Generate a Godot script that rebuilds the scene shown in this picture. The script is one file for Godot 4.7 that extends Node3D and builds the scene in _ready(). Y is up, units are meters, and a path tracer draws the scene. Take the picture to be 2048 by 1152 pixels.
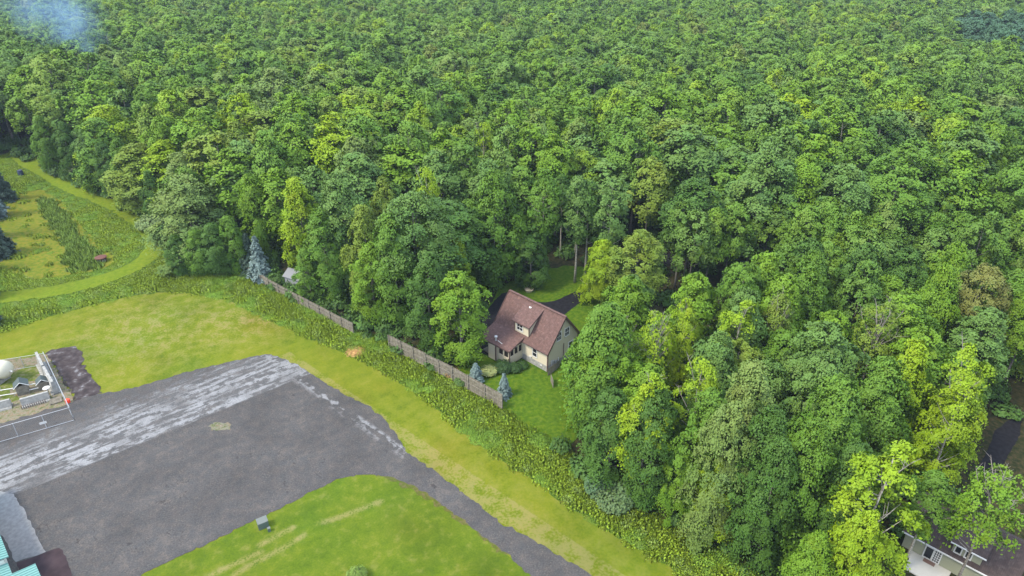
extends Node3D
# An aerial summer view: broadleaf forest round a cream house, a mown field, a worn asphalt lot, a fenced gas-tank yard and a grassed basin.
# Units are metres, y up, ground at 0.  Shapes and materials are all computed here.

const CAM_H := 52.0
const CAM_PITCH := 29.0
const CAM_FOV := 46.0

var rng := RandomNumberGenerator.new()
var names := {}
var mats := {}
var basin_floor := PackedVector2Array([Vector2(-106.11, -138.68), Vector2(-103.06, -140.8), Vector2(-96.8, -135.73), Vector2(-88.93, -127.49), Vector2(-79.88, -117.01), Vector2(-73.4, -110.08), Vector2(-68.48, -105.68), Vector2(-69, -102.84), Vector2(-70.99, -101.01), Vector2(-74.17, -99.23), Vector2(-79.43, -98.35), Vector2(-84.75, -100.83), Vector2(-92.96, -106.07), Vector2(-104.04, -123.67)])
const BASIN_DEPTH := 1.2
var meadow_noise := FastNoiseLite.new()


func _ready() -> void:
	rng.seed = 20240611
	meadow_noise.seed = 5
	meadow_noise.frequency = 0.06
	# ---- camera, sky, sun, exposure
	var cam := Camera3D.new()
	cam.name = "camera"
	cam.fov = CAM_FOV
	cam.near = 0.5
	cam.far = 4000.0
	cam.position = Vector3(0, CAM_H, 0)
	cam.rotation_degrees = Vector3(-CAM_PITCH, 0, 0)
	add_child(cam)
	var sky_mat := ProceduralSkyMaterial.new()
	sky_mat.sky_top_color = Color(0.80, 0.86, 0.95)
	sky_mat.sky_horizon_color = Color(0.92, 0.94, 0.97)
	sky_mat.sky_curve = 0.2
	sky_mat.ground_bottom_color = Color(0.12, 0.14, 0.08)
	sky_mat.ground_horizon_color = Color(0.35, 0.38, 0.34)
	sky_mat.sky_energy_multiplier = 0.86
	var sky := Sky.new()
	sky.sky_material = sky_mat
	var env := Environment.new()
	env.background_mode = Environment.BG_SKY
	env.sky = sky
	env.tonemap_mode = Environment.TONE_MAPPER_LINEAR
	env.tonemap_exposure = 4.1
	env.sdfgi_enabled = true
	env.ssao_enabled = true
	env.ssil_enabled = true
	env.volumetric_fog_enabled = true
	env.volumetric_fog_density = 0.0
	env.fog_enabled = true
	env.fog_density = 0.00014
	env.fog_light_color = Color(0.82, 0.9, 1.0)
	var we := WorldEnvironment.new()
	we.name = "world_environment"
	we.environment = env
	add_child(we)
	var sun := DirectionalLight3D.new()
	sun.name = "sun"
	sun.light_color = Color(1.0, 0.96, 0.88)
	sun.light_energy = 0.45
	sun.light_angular_distance = 14.0
	sun.shadow_enabled = true
	sun.rotation_degrees = Vector3(-52, -62, 0)
	add_child(sun)
	make_materials()
	make_ground()
	make_lot()
	make_house()
	make_fences()
	make_second_house()
	make_metal_building()
	make_tank_yard()
	make_small_things()
	make_woods()
	make_weeds()
	make_smoke()


# ------------------------------------------------------------------ helpers: naming
func numbered(n: String) -> String:
	var k: int = names.get(n, 0)
	names[n] = k + 1
	return n if k == 0 else "%s_%03d" % [n, k]


func tag(o: Node, label: String, category: String, group := "") -> void:
	o.set_meta("label", label)
	o.set_meta("category", category)
	if group:
		o.set_meta("group", group)


func thing(n: String, label: String, category: String, at := Vector3.ZERO, turn := 0.0, group := "") -> Node3D:
	var o := Node3D.new()
	o.name = numbered(n)
	o.position = at
	o.rotation.y = turn
	add_child(o)
	tag(o, label, category, group)
	return o


func part(n: String, st: SurfaceTool, m: Material, parent: Node) -> MeshInstance3D:
	st.generate_normals()
	var o := MeshInstance3D.new()
	o.mesh = st.commit()
	o.material_override = m
	if parent == self:
		o.name = numbered(n)
	else:
		o.name = n
	parent.add_child(o, true)
	return o


func structure(n: String, st: SurfaceTool, m: Material) -> MeshInstance3D:
	var o := part(n, st, m, self)
	o.set_meta("kind", "structure")
	return o


# ------------------------------------------------------------------ helpers: shapes
func mb() -> SurfaceTool:
	var st := SurfaceTool.new()
	st.begin(Mesh.PRIMITIVE_TRIANGLES)
	st.set_smooth_group(-1)
	return st


func quad(st: SurfaceTool, a: Vector3, b: Vector3, c: Vector3, d: Vector3) -> void:
	# a-b-c-d clockwise seen from the front; uv in metres from a
	var ux := (b - a).normalized()
	var nn := (b - a).cross(d - a)
	var uy := nn.cross(ux).normalized()
	var pts := [a, b, c, a, c, d]
	for p: Vector3 in pts:
		st.set_uv(Vector2((p - a).dot(ux), (p - a).dot(uy)))
		st.add_vertex(p)


func hexa(st: SurfaceTool, p: Array) -> void:
	# p: four corners of the bottom, four of the top, both in the same turn
	quad(st, p[4], p[5], p[6], p[7])
	quad(st, p[3], p[2], p[1], p[0])
	for i in 4:
		var j := (i + 1) % 4
		quad(st, p[i], p[j], p[j + 4], p[i + 4])


func box(st: SurfaceTool, c: Vector3, s: Vector3, b := Basis.IDENTITY) -> void:
	var h := s * 0.5
	var p := []
	for y in [-1, 1]:
		for k in [[-1, -1], [1, -1], [1, 1], [-1, 1]]:
			p.append(c + b * Vector3(h.x * k[0], h.y * y, h.z * k[1]))
	hexa(st, p)


func box_between(st: SurfaceTool, lo: Vector3, hi: Vector3) -> void:
	box(st, (lo + hi) * 0.5, hi - lo)


func bar(st: SurfaceTool, a: Vector3, b: Vector3, w: float, h: float) -> void:
	var z := (b - a).normalized()
	var x := Vector3.UP.cross(z)
	x = Vector3.RIGHT if x.length() < 0.01 else x.normalized()
	box(st, (a + b) * 0.5, Vector3(w, h, a.distance_to(b)), Basis(x, z.cross(x), z))


func slab(st: SurfaceTool, a: Vector3, b: Vector3, c: Vector3, d: Vector3, t: float) -> void:
	# a sheet of thickness t below the four corners
	var n := Vector3(0, -t, 0)
	hexa(st, [a + n, b + n, c + n, d + n, a, b, c, d])


func tube(st: SurfaceTool, path: Array, radii: Array, sides := 7) -> void:
	var rings := []
	for i in path.size():
		var f: Vector3 = (path[mini(i + 1, path.size() - 1)] - path[maxi(i - 1, 0)]).normalized()
		var x := f.cross(Vector3(0.31, 0.2, 0.93)).normalized()
		var y := f.cross(x)
		var ring := []
		for k in sides:
			var a := TAU * k / sides
			ring.append(path[i] + (x * cos(a) + y * sin(a)) * radii[i])
		rings.append(ring)
	for i in path.size() - 1:
		for k in sides:
			var l := (k + 1) % sides
			quad(st, rings[i][k], rings[i][l], rings[i + 1][l], rings[i + 1][k])
	for e in [[0, 1], [path.size() - 1, -1]]:
		var ring: Array = rings[e[0]]
		if radii[e[0]] > 0.02:
			for k in sides:
				var l := (k + 1) % sides
				for p: Vector3 in ([path[e[0]], ring[l], ring[k]] if e[1] == 1 else [path[e[0]], ring[k], ring[l]]):
					st.set_uv(Vector2(p.x, p.z))
					st.add_vertex(p)


func lathe(st: SurfaceTool, base: Vector3, axis: Vector3, prof: Array, sides := 20) -> void:
	# prof: [distance along the axis, radius]
	var path := []
	var radii := []
	for q in prof:
		path.append(base + axis * q[0])
		radii.append(maxf(q[1], 0.001))
	tube(st, path, radii, sides)


# ------------------------------------------------------------------ helpers: the ground
func seg_dist(p: Vector2, a: Vector2, b: Vector2) -> float:
	return p.distance_to(Geometry2D.get_closest_point_to_segment(p, a, b))


func poly_dist(p: Vector2, poly: PackedVector2Array) -> float:
	var best := 1e9
	for i in poly.size():
		best = minf(best, seg_dist(p, poly[i], poly[(i + 1) % poly.size()]))
	return -best if Geometry2D.is_point_in_polygon(p, poly) else best


var heights := {}


func node_height(i: int, j: int) -> float:
	var x := i * 2.0
	var z := j * 2.0
	if x > -48.0 or z > -68.0 or x < -170.0 or z < -230.0:
		return 0.0
	var k := Vector2i(i, j)
	if not heights.has(k):
		heights[k] = -BASIN_DEPTH * (1.0 - smoothstep(0.0, 5.5, poly_dist(Vector2(x, z), basin_floor)))
	return heights[k]


func ground_height(x: float, z: float) -> float:
	var i := int(floor(x / 2.0))
	var j := int(floor(z / 2.0))
	var u := x / 2.0 - i
	var v := z / 2.0 - j
	var a := node_height(i, j)
	var d := node_height(i + 1, j + 1)
	if u > v:
		var b := node_height(i + 1, j)
		return a + (b - a) * u + (d - b) * v
	var e := node_height(i, j + 1)
	return a + (e - a) * v + (d - e) * u


func on_ground(p: Vector2, up := 0.0) -> Vector3:
	return Vector3(p.x, ground_height(p.x, p.y) + up, p.y)


func ragged(poly: PackedVector2Array, step: float, amount: float, sd: int) -> PackedVector2Array:
	# the outline in short steps, each moved a little to make an uneven edge
	var nz := FastNoiseLite.new()
	nz.seed = sd
	nz.frequency = 0.8
	nz.fractal_octaves = 3
	var out := PackedVector2Array()
	for i in poly.size():
		var a := poly[i]
		var b := poly[(i + 1) % poly.size()]
		var n := maxi(1, mini(160, int(a.distance_to(b) / step)))
		for k in n:
			var p := a.lerp(b, float(k) / n)
			out.append(p + Vector2(nz.get_noise_2d(p.x, p.y), nz.get_noise_2d(p.x + 97.0, p.y - 31.0)) * amount * 2.0)
	return out


func soften(poly: PackedVector2Array, times := 2) -> PackedVector2Array:
	# corner cutting
	for t in times:
		var out := PackedVector2Array()
		for i in poly.size():
			var a := poly[i]
			var b := poly[(i + 1) % poly.size()]
			out.append(a.lerp(b, 0.25))
			out.append(a.lerp(b, 0.75))
		poly = out
	return poly


func sheet(poly: PackedVector2Array, up: float, tint = null, uv = null) -> SurfaceTool:
	# a sheet draped over the ground's 2 m grid and cut along the outline
	var st := SurfaceTool.new()
	st.begin(Mesh.PRIMITIVE_TRIANGLES)
	var lo := poly[0]
	var hi := poly[0]
	for p in poly:
		lo = lo.min(p)
		hi = hi.max(p)
	for i in range(int(floor(lo.x / 2.0)), int(floor(hi.x / 2.0)) + 1):
		for j in range(int(floor(lo.y / 2.0)), int(floor(hi.y / 2.0)) + 1):
			var a := Vector2(i * 2.0, j * 2.0)
			var b := a + Vector2(2, 0)
			var c := a + Vector2(2, 2)
			var d := a + Vector2(0, 2)
			for tri in [PackedVector2Array([a, b, c]), PackedVector2Array([a, c, d])]:
				for piece in Geometry2D.intersect_polygons(poly, tri):
					var idx := Geometry2D.triangulate_polygon(piece)
					for k in range(0, idx.size(), 3):
						var q := [piece[idx[k]], piece[idx[k + 1]], piece[idx[k + 2]]]
						if (q[1] - q[0]).cross(q[2] - q[0]) < 0.0:
							q.reverse()
						for p: Vector2 in q:
							st.set_uv(uv.call(p) if uv != null else p * 0.025)
							if tint != null:
								st.set_color(tint.call(p))
							st.add_vertex(on_ground(p, up))
	return st


# ------------------------------------------------------------------ materials
func lin(r: float, g: float, b: float) -> Color:
	return Color(r, g, b).linear_to_srgb()


func plain(c: Color, rough := 0.85, metal := 0.0) -> StandardMaterial3D:
	var m := StandardMaterial3D.new()
	m.albedo_color = c
	m.roughness = rough
	m.metallic = metal
	m.metallic_specular = 0.35
	return m


func noise(sd: int, freq: float, octaves := 4) -> FastNoiseLite:
	var n := FastNoiseLite.new()
	n.noise_type = FastNoiseLite.TYPE_SIMPLEX_SMOOTH
	n.seed = sd
	n.frequency = freq
	n.fractal_octaves = octaves
	n.fractal_gain = 0.62
	return n


func ramp_texture(n: FastNoiseLite, stops: Array, size := 1024) -> ImageTexture:
	# a seamless noise picture coloured by the stops [at, r, g, b] (linear)
	var im := n.get_seamless_image(size, size)
	im.convert(Image.FORMAT_L8)
	var src := im.get_data()
	var table := PackedByteArray()
	table.resize(768)
	for v in 256:
		var t := v / 255.0
		var c := Color()
		for k in stops.size():
			var s: Array = stops[k]
			if t <= s[0] or k == stops.size() - 1:
				var p: Array = stops[maxi(k - 1, 0)]
				var f := clampf((t - p[0]) / maxf(s[0] - p[0], 0.001), 0.0, 1.0)
				c = lin(lerpf(p[1], s[1], f), lerpf(p[2], s[2], f), lerpf(p[3], s[3], f))
				break
		table[v * 3] = int(clampf(c.r, 0, 1) * 255)
		table[v * 3 + 1] = int(clampf(c.g, 0, 1) * 255)
		table[v * 3 + 2] = int(clampf(c.b, 0, 1) * 255)
	var out := PackedByteArray()
	out.resize(src.size() * 3)
	for i in src.size():
		var v := src[i] * 3
		out[i * 3] = table[v]
		out[i * 3 + 1] = table[v + 1]
		out[i * 3 + 2] = table[v + 2]
	return ImageTexture.create_from_image(Image.create_from_data(size, size, false, Image.FORMAT_RGB8, out))


func ground_material(tex: Texture2D, rough := 0.95) -> StandardMaterial3D:
	var m := StandardMaterial3D.new()
	m.albedo_texture = tex
	m.roughness = rough
	m.metallic_specular = 0.2
	m.vertex_color_use_as_albedo = true
	return m


func triplanar(m: StandardMaterial3D, s: float) -> StandardMaterial3D:
	m.uv1_triplanar = true
	m.uv1_scale = Vector3(s, s, s)
	return m


func foliage(r: float, g: float, b: float) -> StandardMaterial3D:
	var m := StandardMaterial3D.new()
	m.albedo_color = lin(r, g, b)
	m.vertex_color_use_as_albedo = true
	m.roughness = 0.62
	m.metallic_specular = 0.3
	m.cull_mode = BaseMaterial3D.CULL_DISABLED
	m.backlight_enabled = true
	m.backlight = Color(0.46, 0.5, 0.2)
	return m


const GREENS := [
	["mid-green", 0.092, 0.184, 0.020],
	["bright yellow-green", 0.189, 0.291, 0.011],
	["blue-green", 0.099, 0.184, 0.039],
	["dark green", 0.059, 0.128, 0.020],
	["olive-green", 0.141, 0.209, 0.026],
	["grey-green", 0.132, 0.199, 0.046],
	["fresh green", 0.119, 0.222, 0.016],
	["brownish", 0.150, 0.168, 0.041],
]


func make_materials() -> void:
	for i in GREENS.size():
		mats["leaf%d" % i] = foliage(GREENS[i][1], GREENS[i][2], GREENS[i][3])
	mats.far_leaf = foliage(1, 1, 1)
	mats.spruce = foliage(0.145, 0.205, 0.20)
	mats.spruce_dark = foliage(0.045, 0.075, 0.055)
	mats.weed = foliage(1, 1, 1)
	var bark := ramp_texture(noise(31, 0.02, 4), [[0.25, 0.07, 0.06, 0.05], [0.5, 0.13, 0.12, 0.105], [0.75, 0.22, 0.21, 0.19]], 256)
	var m := StandardMaterial3D.new()
	m.albedo_texture = bark
	m.roughness = 0.95
	mats.bark = triplanar(m, 0.7)
	var pb: StandardMaterial3D = mats.bark.duplicate()
	pb.albedo_color = lin(1.9, 1.95, 1.9)
	mats.pale_bark = pb
	mats.twig = plain(lin(0.24, 0.22, 0.20), 0.9)
	var roof_tex := shingles()
	m = StandardMaterial3D.new()
	m.albedo_texture = roof_tex
	m.albedo_color = lin(0.60, 0.43, 0.41)
	m.roughness = 0.9
	m.uv1_scale = Vector3(0.25, 0.25, 0.25)
	mats.roof = m
	m = m.duplicate()
	m.albedo_color = lin(0.27, 0.24, 0.245)
	mats.roof_two = m
	var siding := Image.create(8, 64, false, Image.FORMAT_RGB8)
	for y in 64:
		var f := 1.0 - 0.14 * float(y % 16 == 0) - 0.004 * (y % 16)
		for x in 8:
			siding.set_pixel(x, y, Color(f, f, f))
	m = plain(lin(0.52, 0.47, 0.36), 0.8)
	m.albedo_texture = ImageTexture.create_from_image(siding)
	m.uv1_scale = Vector3(1, 1.6, 1)
	mats.siding = m
	m = m.duplicate()
	m.albedo_color = lin(0.26, 0.27, 0.19)
	mats.siding_two = m
	var conc := ramp_texture(noise(8, 0.012, 5), [[0.2, 0.18, 0.18, 0.174], [0.55, 0.252, 0.252, 0.24], [0.8, 0.312, 0.306, 0.288]], 512)
	m = StandardMaterial3D.new()
	m.albedo_texture = conc
	m.roughness = 0.9
	mats.concrete = triplanar(m, 0.3)
	mats.trim = plain(lin(0.09, 0.055, 0.05), 0.7)
	mats.white = plain(lin(0.52, 0.52, 0.51), 0.5)
	mats.pane = plain(lin(0.018, 0.02, 0.024), 0.12)
	mats.screen = plain(lin(0.014, 0.012, 0.011), 0.7)
	mats.pipe_metal = plain(lin(0.55, 0.56, 0.58), 0.35, 0.6)
	mats.wire = plain(lin(0.16, 0.17, 0.18), 0.5, 0.4)
	mats.galvanised = plain(lin(0.45, 0.47, 0.5), 0.45, 0.5)
	var wood := ramp_texture(noise(44, 0.015, 4), [[0.2, 0.125, 0.112, 0.09], [0.5, 0.165, 0.148, 0.118], [0.8, 0.205, 0.185, 0.15]], 256)
	m = StandardMaterial3D.new()
	m.albedo_texture = wood
	m.roughness = 0.95
	m.vertex_color_use_as_albedo = true
	mats.old_wood = triplanar(m, 0.45)
	mats.teal = plain(lin(0.14, 0.29, 0.27), 0.45, 0.1)
	mats.green_box = plain(lin(0.075, 0.105, 0.09), 0.6)
	mats.green_box_lid = plain(lin(0.115, 0.13, 0.122), 0.6)


func shingles() -> ImageTexture:
	# 4 m of asphalt shingles: courses of 0.14 m, tabs of uneven tone, weathered patches
	var n := 512
	var im := Image.create(n, n, false, Image.FORMAT_RGB8)
	var blot := noise(77, 0.012, 4)
	var fine := noise(78, 0.2, 2)
	var tones := {}
	var r := RandomNumberGenerator.new()
	r.seed = 9
	for y in n:
		var course := int(y * 28.0 / n)
		for x in n:
			var tab := int((x + (course % 3) * 9) * 26.0 / n) % 26
			var k := course * 100 + tab
			if not tones.has(k):
				tones[k] = r.randf_range(0.86, 1.12)
			var f: float = tones[k]
			var e := (y * 28.0 / n) - course
			if e > 0.86:
				f *= 0.72
			f *= 1.0 + 0.38 * blot.get_noise_2d(x, y) + 0.18 * fine.get_noise_2d(x, y)
			var w := clampf(blot.get_noise_2d(x + 600, y) * 1.6 - 0.25, 0.0, 0.5)
			im.set_pixel(x, y, lin(lerpf(0.165, 0.26, w) * f, lerpf(0.125, 0.23, w) * f, lerpf(0.115, 0.21, w) * f))
	return ImageTexture.create_from_image(im)


# ------------------------------------------------------------------ ground
var field_poly := soften(PackedVector2Array([Vector2(-85.39, -77.67), Vector2(-76.34, -80.45), Vector2(-72.37, -80.84), Vector2(-69.79, -83.51), Vector2(-66.34, -86.31), Vector2(-62.55, -88.96), Vector2(-59.13, -91.26), Vector2(-54.28, -92.52), Vector2(-49.39, -92.04), Vector2(-44.91, -90.48), Vector2(-41.14, -88.51), Vector2(-38, -85.88), Vector2(-33.39, -82.83), Vector2(-28.12, -79.17), Vector2(-22.53, -75.86), Vector2(-18.63, -72.97), Vector2(-14.15, -69.18), Vector2(-9.94, -65.19), Vector2(-7.25, -61.95), Vector2(-5.34, -59.35), Vector2(-2.42, -56.49), Vector2(0.32, -53.82), Vector2(2.9, -51.66), Vector2(5.31, -48.94), Vector2(8.53, -46.4), Vector2(11.93, -43.46), Vector2(15.45, -40.47), Vector2(18.27, -37.72), Vector2(22.89, -32.83), Vector2(6.56, -28.97), Vector2(-53.04, -28.97), Vector2(-90.43, -69.71)]), 1)
var lot_poly := PackedVector2Array([Vector2(-69.01, -54.57), Vector2(-65.77, -58.1), Vector2(-59.56, -61.42), Vector2(-57.19, -63.22), Vector2(-54.12, -65.09), Vector2(-53.34, -65.86), Vector2(-50.86, -66.95), Vector2(-48.6, -67.35), Vector2(-45.59, -68.87), Vector2(-43.17, -70.56), Vector2(-40.58, -72.08), Vector2(-36.67, -73.88), Vector2(-33.18, -75.38), Vector2(-31.59, -75.03), Vector2(-27.73, -72.63), Vector2(-24.39, -69.71), Vector2(-20.55, -66.65), Vector2(-17.04, -64.24), Vector2(-14.5, -61.51), Vector2(-12.59, -58.35), Vector2(-11.49, -56.49), Vector2(-9.35, -54.57), Vector2(-6.46, -52.01), Vector2(-3.72, -49.27), Vector2(-1.17, -46.71), Vector2(1.71, -44.78), Vector2(3.98, -43.06), Vector2(6.16, -41.42), Vector2(7.82, -40.11), Vector2(11.71, -37.01), Vector2(8.41, -34.52), Vector2(4.56, -37.96), Vector2(1.61, -40.63), Vector2(-0.65, -43.18), Vector2(-3.56, -45.8), Vector2(-6.16, -48.29), Vector2(-8.91, -50.62), Vector2(-11.7, -52.22), Vector2(-13.37, -52.87), Vector2(-16.05, -53.08), Vector2(-18.05, -52.58), Vector2(-19.8, -51.17), Vector2(-23.1, -48.42), Vector2(-26.23, -45.98), Vector2(-29.18, -43.74), Vector2(-31.64, -41.91), Vector2(-33.6, -40.32), Vector2(-37.22, -37.24), Vector2(-45.16, -32.42), Vector2(-53.32, -33.66)])
var island_poly := PackedVector2Array([Vector2(-13.37, -52.87), Vector2(-16.05, -53.08), Vector2(-18.05, -52.58), Vector2(-19.8, -51.17), Vector2(-23.1, -48.42), Vector2(-26.23, -45.98), Vector2(-29.18, -43.74), Vector2(-31.64, -41.91), Vector2(-33.6, -40.32), Vector2(-37.22, -37.24), Vector2(-30.55, -32.42), Vector2(8.41, -34.52), Vector2(4.56, -37.96), Vector2(1.61, -40.63), Vector2(-0.65, -43.18), Vector2(-3.56, -45.8), Vector2(-6.16, -48.29), Vector2(-8.91, -50.62), Vector2(-11.7, -52.22)])
var meadow_poly := PackedVector2Array([Vector2(-79, -69.71), Vector2(-146.11, -153.41), Vector2(-132.02, -153.41), Vector2(-122.81, -162.88), Vector2(-115.04, -156.33), Vector2(-96.02, -141.62), Vector2(-82.67, -130.72), Vector2(-75.55, -124.61), Vector2(-69.86, -120.88), Vector2(-62.88, -111.75), Vector2(-55.95, -99.97), Vector2(-51.37, -98.9), Vector2(-45.99, -99.97), Vector2(-38.86, -94.47), Vector2(-30.47, -88.21), Vector2(-22.47, -81.49), Vector2(-16.75, -77.67), Vector2(-7.98, -70.99), Vector2(-1.14, -63.96), Vector2(2.06, -60.03), Vector2(5.61, -57.29), Vector2(8.24, -53.08), Vector2(11.33, -48.94), Vector2(15.74, -46.1), Vector2(19.69, -42.9), Vector2(23.06, -39.19), Vector2(27.23, -33.66), Vector2(14.18, -29.7), Vector2(-46.92, -29.7)])
var lawn_poly := soften(PackedVector2Array([Vector2(-7.68, -71.31), Vector2(-5.36, -76.46), Vector2(-4.97, -82.83), Vector2(-2.99, -90.02), Vector2(-1.9, -93.97), Vector2(1.3, -97.33), Vector2(4.65, -99.97), Vector2(8.9, -101.43), Vector2(13.46, -100.88), Vector2(16.64, -96.48), Vector2(17.62, -87.03), Vector2(14.66, -76.46), Vector2(11.18, -69.71), Vector2(8.89, -65.67), Vector2(8.09, -60.2), Vector2(7.06, -58.1), Vector2(5.06, -57.45), Vector2(2.06, -60.03), Vector2(-0.83, -63.31), Vector2(-4.55, -66.65)]), 1)
var path_poly := soften(PackedVector2Array([Vector2(-123.53, -161.69), Vector2(-120.34, -162.48), Vector2(-114.05, -157.83), Vector2(-102.44, -148.16), Vector2(-90.23, -138.23), Vector2(-78.77, -128.27), Vector2(-71.52, -122.35), Vector2(-65.58, -115.72), Vector2(-61.85, -109.64), Vector2(-60.63, -103.67), Vector2(-61.99, -98.73), Vector2(-65.33, -94.8), Vector2(-69.22, -91.57), Vector2(-73.93, -90.17), Vector2(-77.73, -88.96), Vector2(-83.17, -88.06), Vector2(-85.67, -91.57), Vector2(-79.88, -92.2), Vector2(-75.99, -93.49), Vector2(-72.22, -95.13), Vector2(-68.28, -98.2), Vector2(-65.35, -102.17), Vector2(-64.47, -105.8), Vector2(-65.33, -109.64), Vector2(-68.48, -114.37), Vector2(-74.37, -120.63), Vector2(-82.1, -127.47), Vector2(-91.68, -134.67), Vector2(-101.26, -141.94), Vector2(-111.49, -149.88), Vector2(-117.21, -154.49)]), 1)
var drive_poly := soften(PackedVector2Array([Vector2(-5.36, -76.46), Vector2(-4.97, -82.83), Vector2(-2.97, -89.26), Vector2(-1.1, -92.84), Vector2(0.85, -91.57), Vector2(2.9, -89.41), Vector2(5.78, -89.11), Vector2(8.59, -91.26), Vector2(11.41, -94.14), Vector2(15.19, -97.85), Vector2(23.74, -104.63), Vector2(33.56, -109.64), Vector2(32.48, -105.22), Vector2(23.74, -99.97), Vector2(15.49, -93.81), Vector2(12.46, -91.26), Vector2(9.08, -87.62), Vector2(6.99, -84.19), Vector2(3.8, -76.46), Vector2(-1.59, -74.11)]), 1)
var drive_two_poly := PackedVector2Array([Vector2(55.32, -60.03), Vector2(58.16, -61.95), Vector2(60.03, -62.4), Vector2(57.74, -59.35), Vector2(54.51, -56.26), Vector2(51.31, -53.08), Vector2(48.07, -49.6), Vector2(44.78, -45.8), Vector2(42.37, -45.8), Vector2(46.2, -49.94), Vector2(49.75, -53.82), Vector2(52.84, -57.29)])
var house_two_clear := PackedVector2Array([Vector2(52.78, -61.07), Vector2(63.36, -64.71), Vector2(64.5, -49.6), Vector2(45.26, -26.21), Vector2(23.62, -26.21), Vector2(29.86, -40.73), Vector2(37.32, -45.8), Vector2(42.9, -48.94)])
var house_clear := PackedVector2Array([Vector2(-8.62, -70.99), Vector2(-5.77, -77.67), Vector2(-5.29, -90.02), Vector2(-3.15, -96.48), Vector2(-1.18, -101.8), Vector2(3.07, -103.67), Vector2(11.7, -104.63), Vector2(15.86, -99.97), Vector2(17.89, -93.97), Vector2(22.29, -84.19), Vector2(17.91, -71.86), Vector2(10.28, -56.89), Vector2(5.3, -56.89), Vector2(-1.42, -62.85)])
var gap_clear := PackedVector2Array([Vector2(18.05, -76.46), Vector2(22.67, -90.02), Vector2(32.92, -93.97), Vector2(42.65, -92.36), Vector2(39.53, -85.6), Vector2(25.7, -71.86)])
var dark_grove := PackedVector2Array([Vector2(165.15, -273.66), Vector2(183.59, -285.47), Vector2(197.85, -280.93), Vector2(233.01, -288.57), Vector2(175.02, -212.07), Vector2(158.47, -221.26), Vector2(155.37, -238.69)])


func tone(p: Vector2) -> Color:
	var v := 1.0 + 0.30 * meadow_noise.get_noise_2d(p.x, p.y) + 0.16 * meadow_noise.get_noise_2d(p.x * 4.0, p.y * 4.0)
	var w := meadow_noise.get_noise_2d(p.x * 0.7 + 300.0, p.y * 0.7)
	return Color(v * (1.0 + 0.22 * w), v, v * (1.0 - 0.1 * w))


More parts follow.
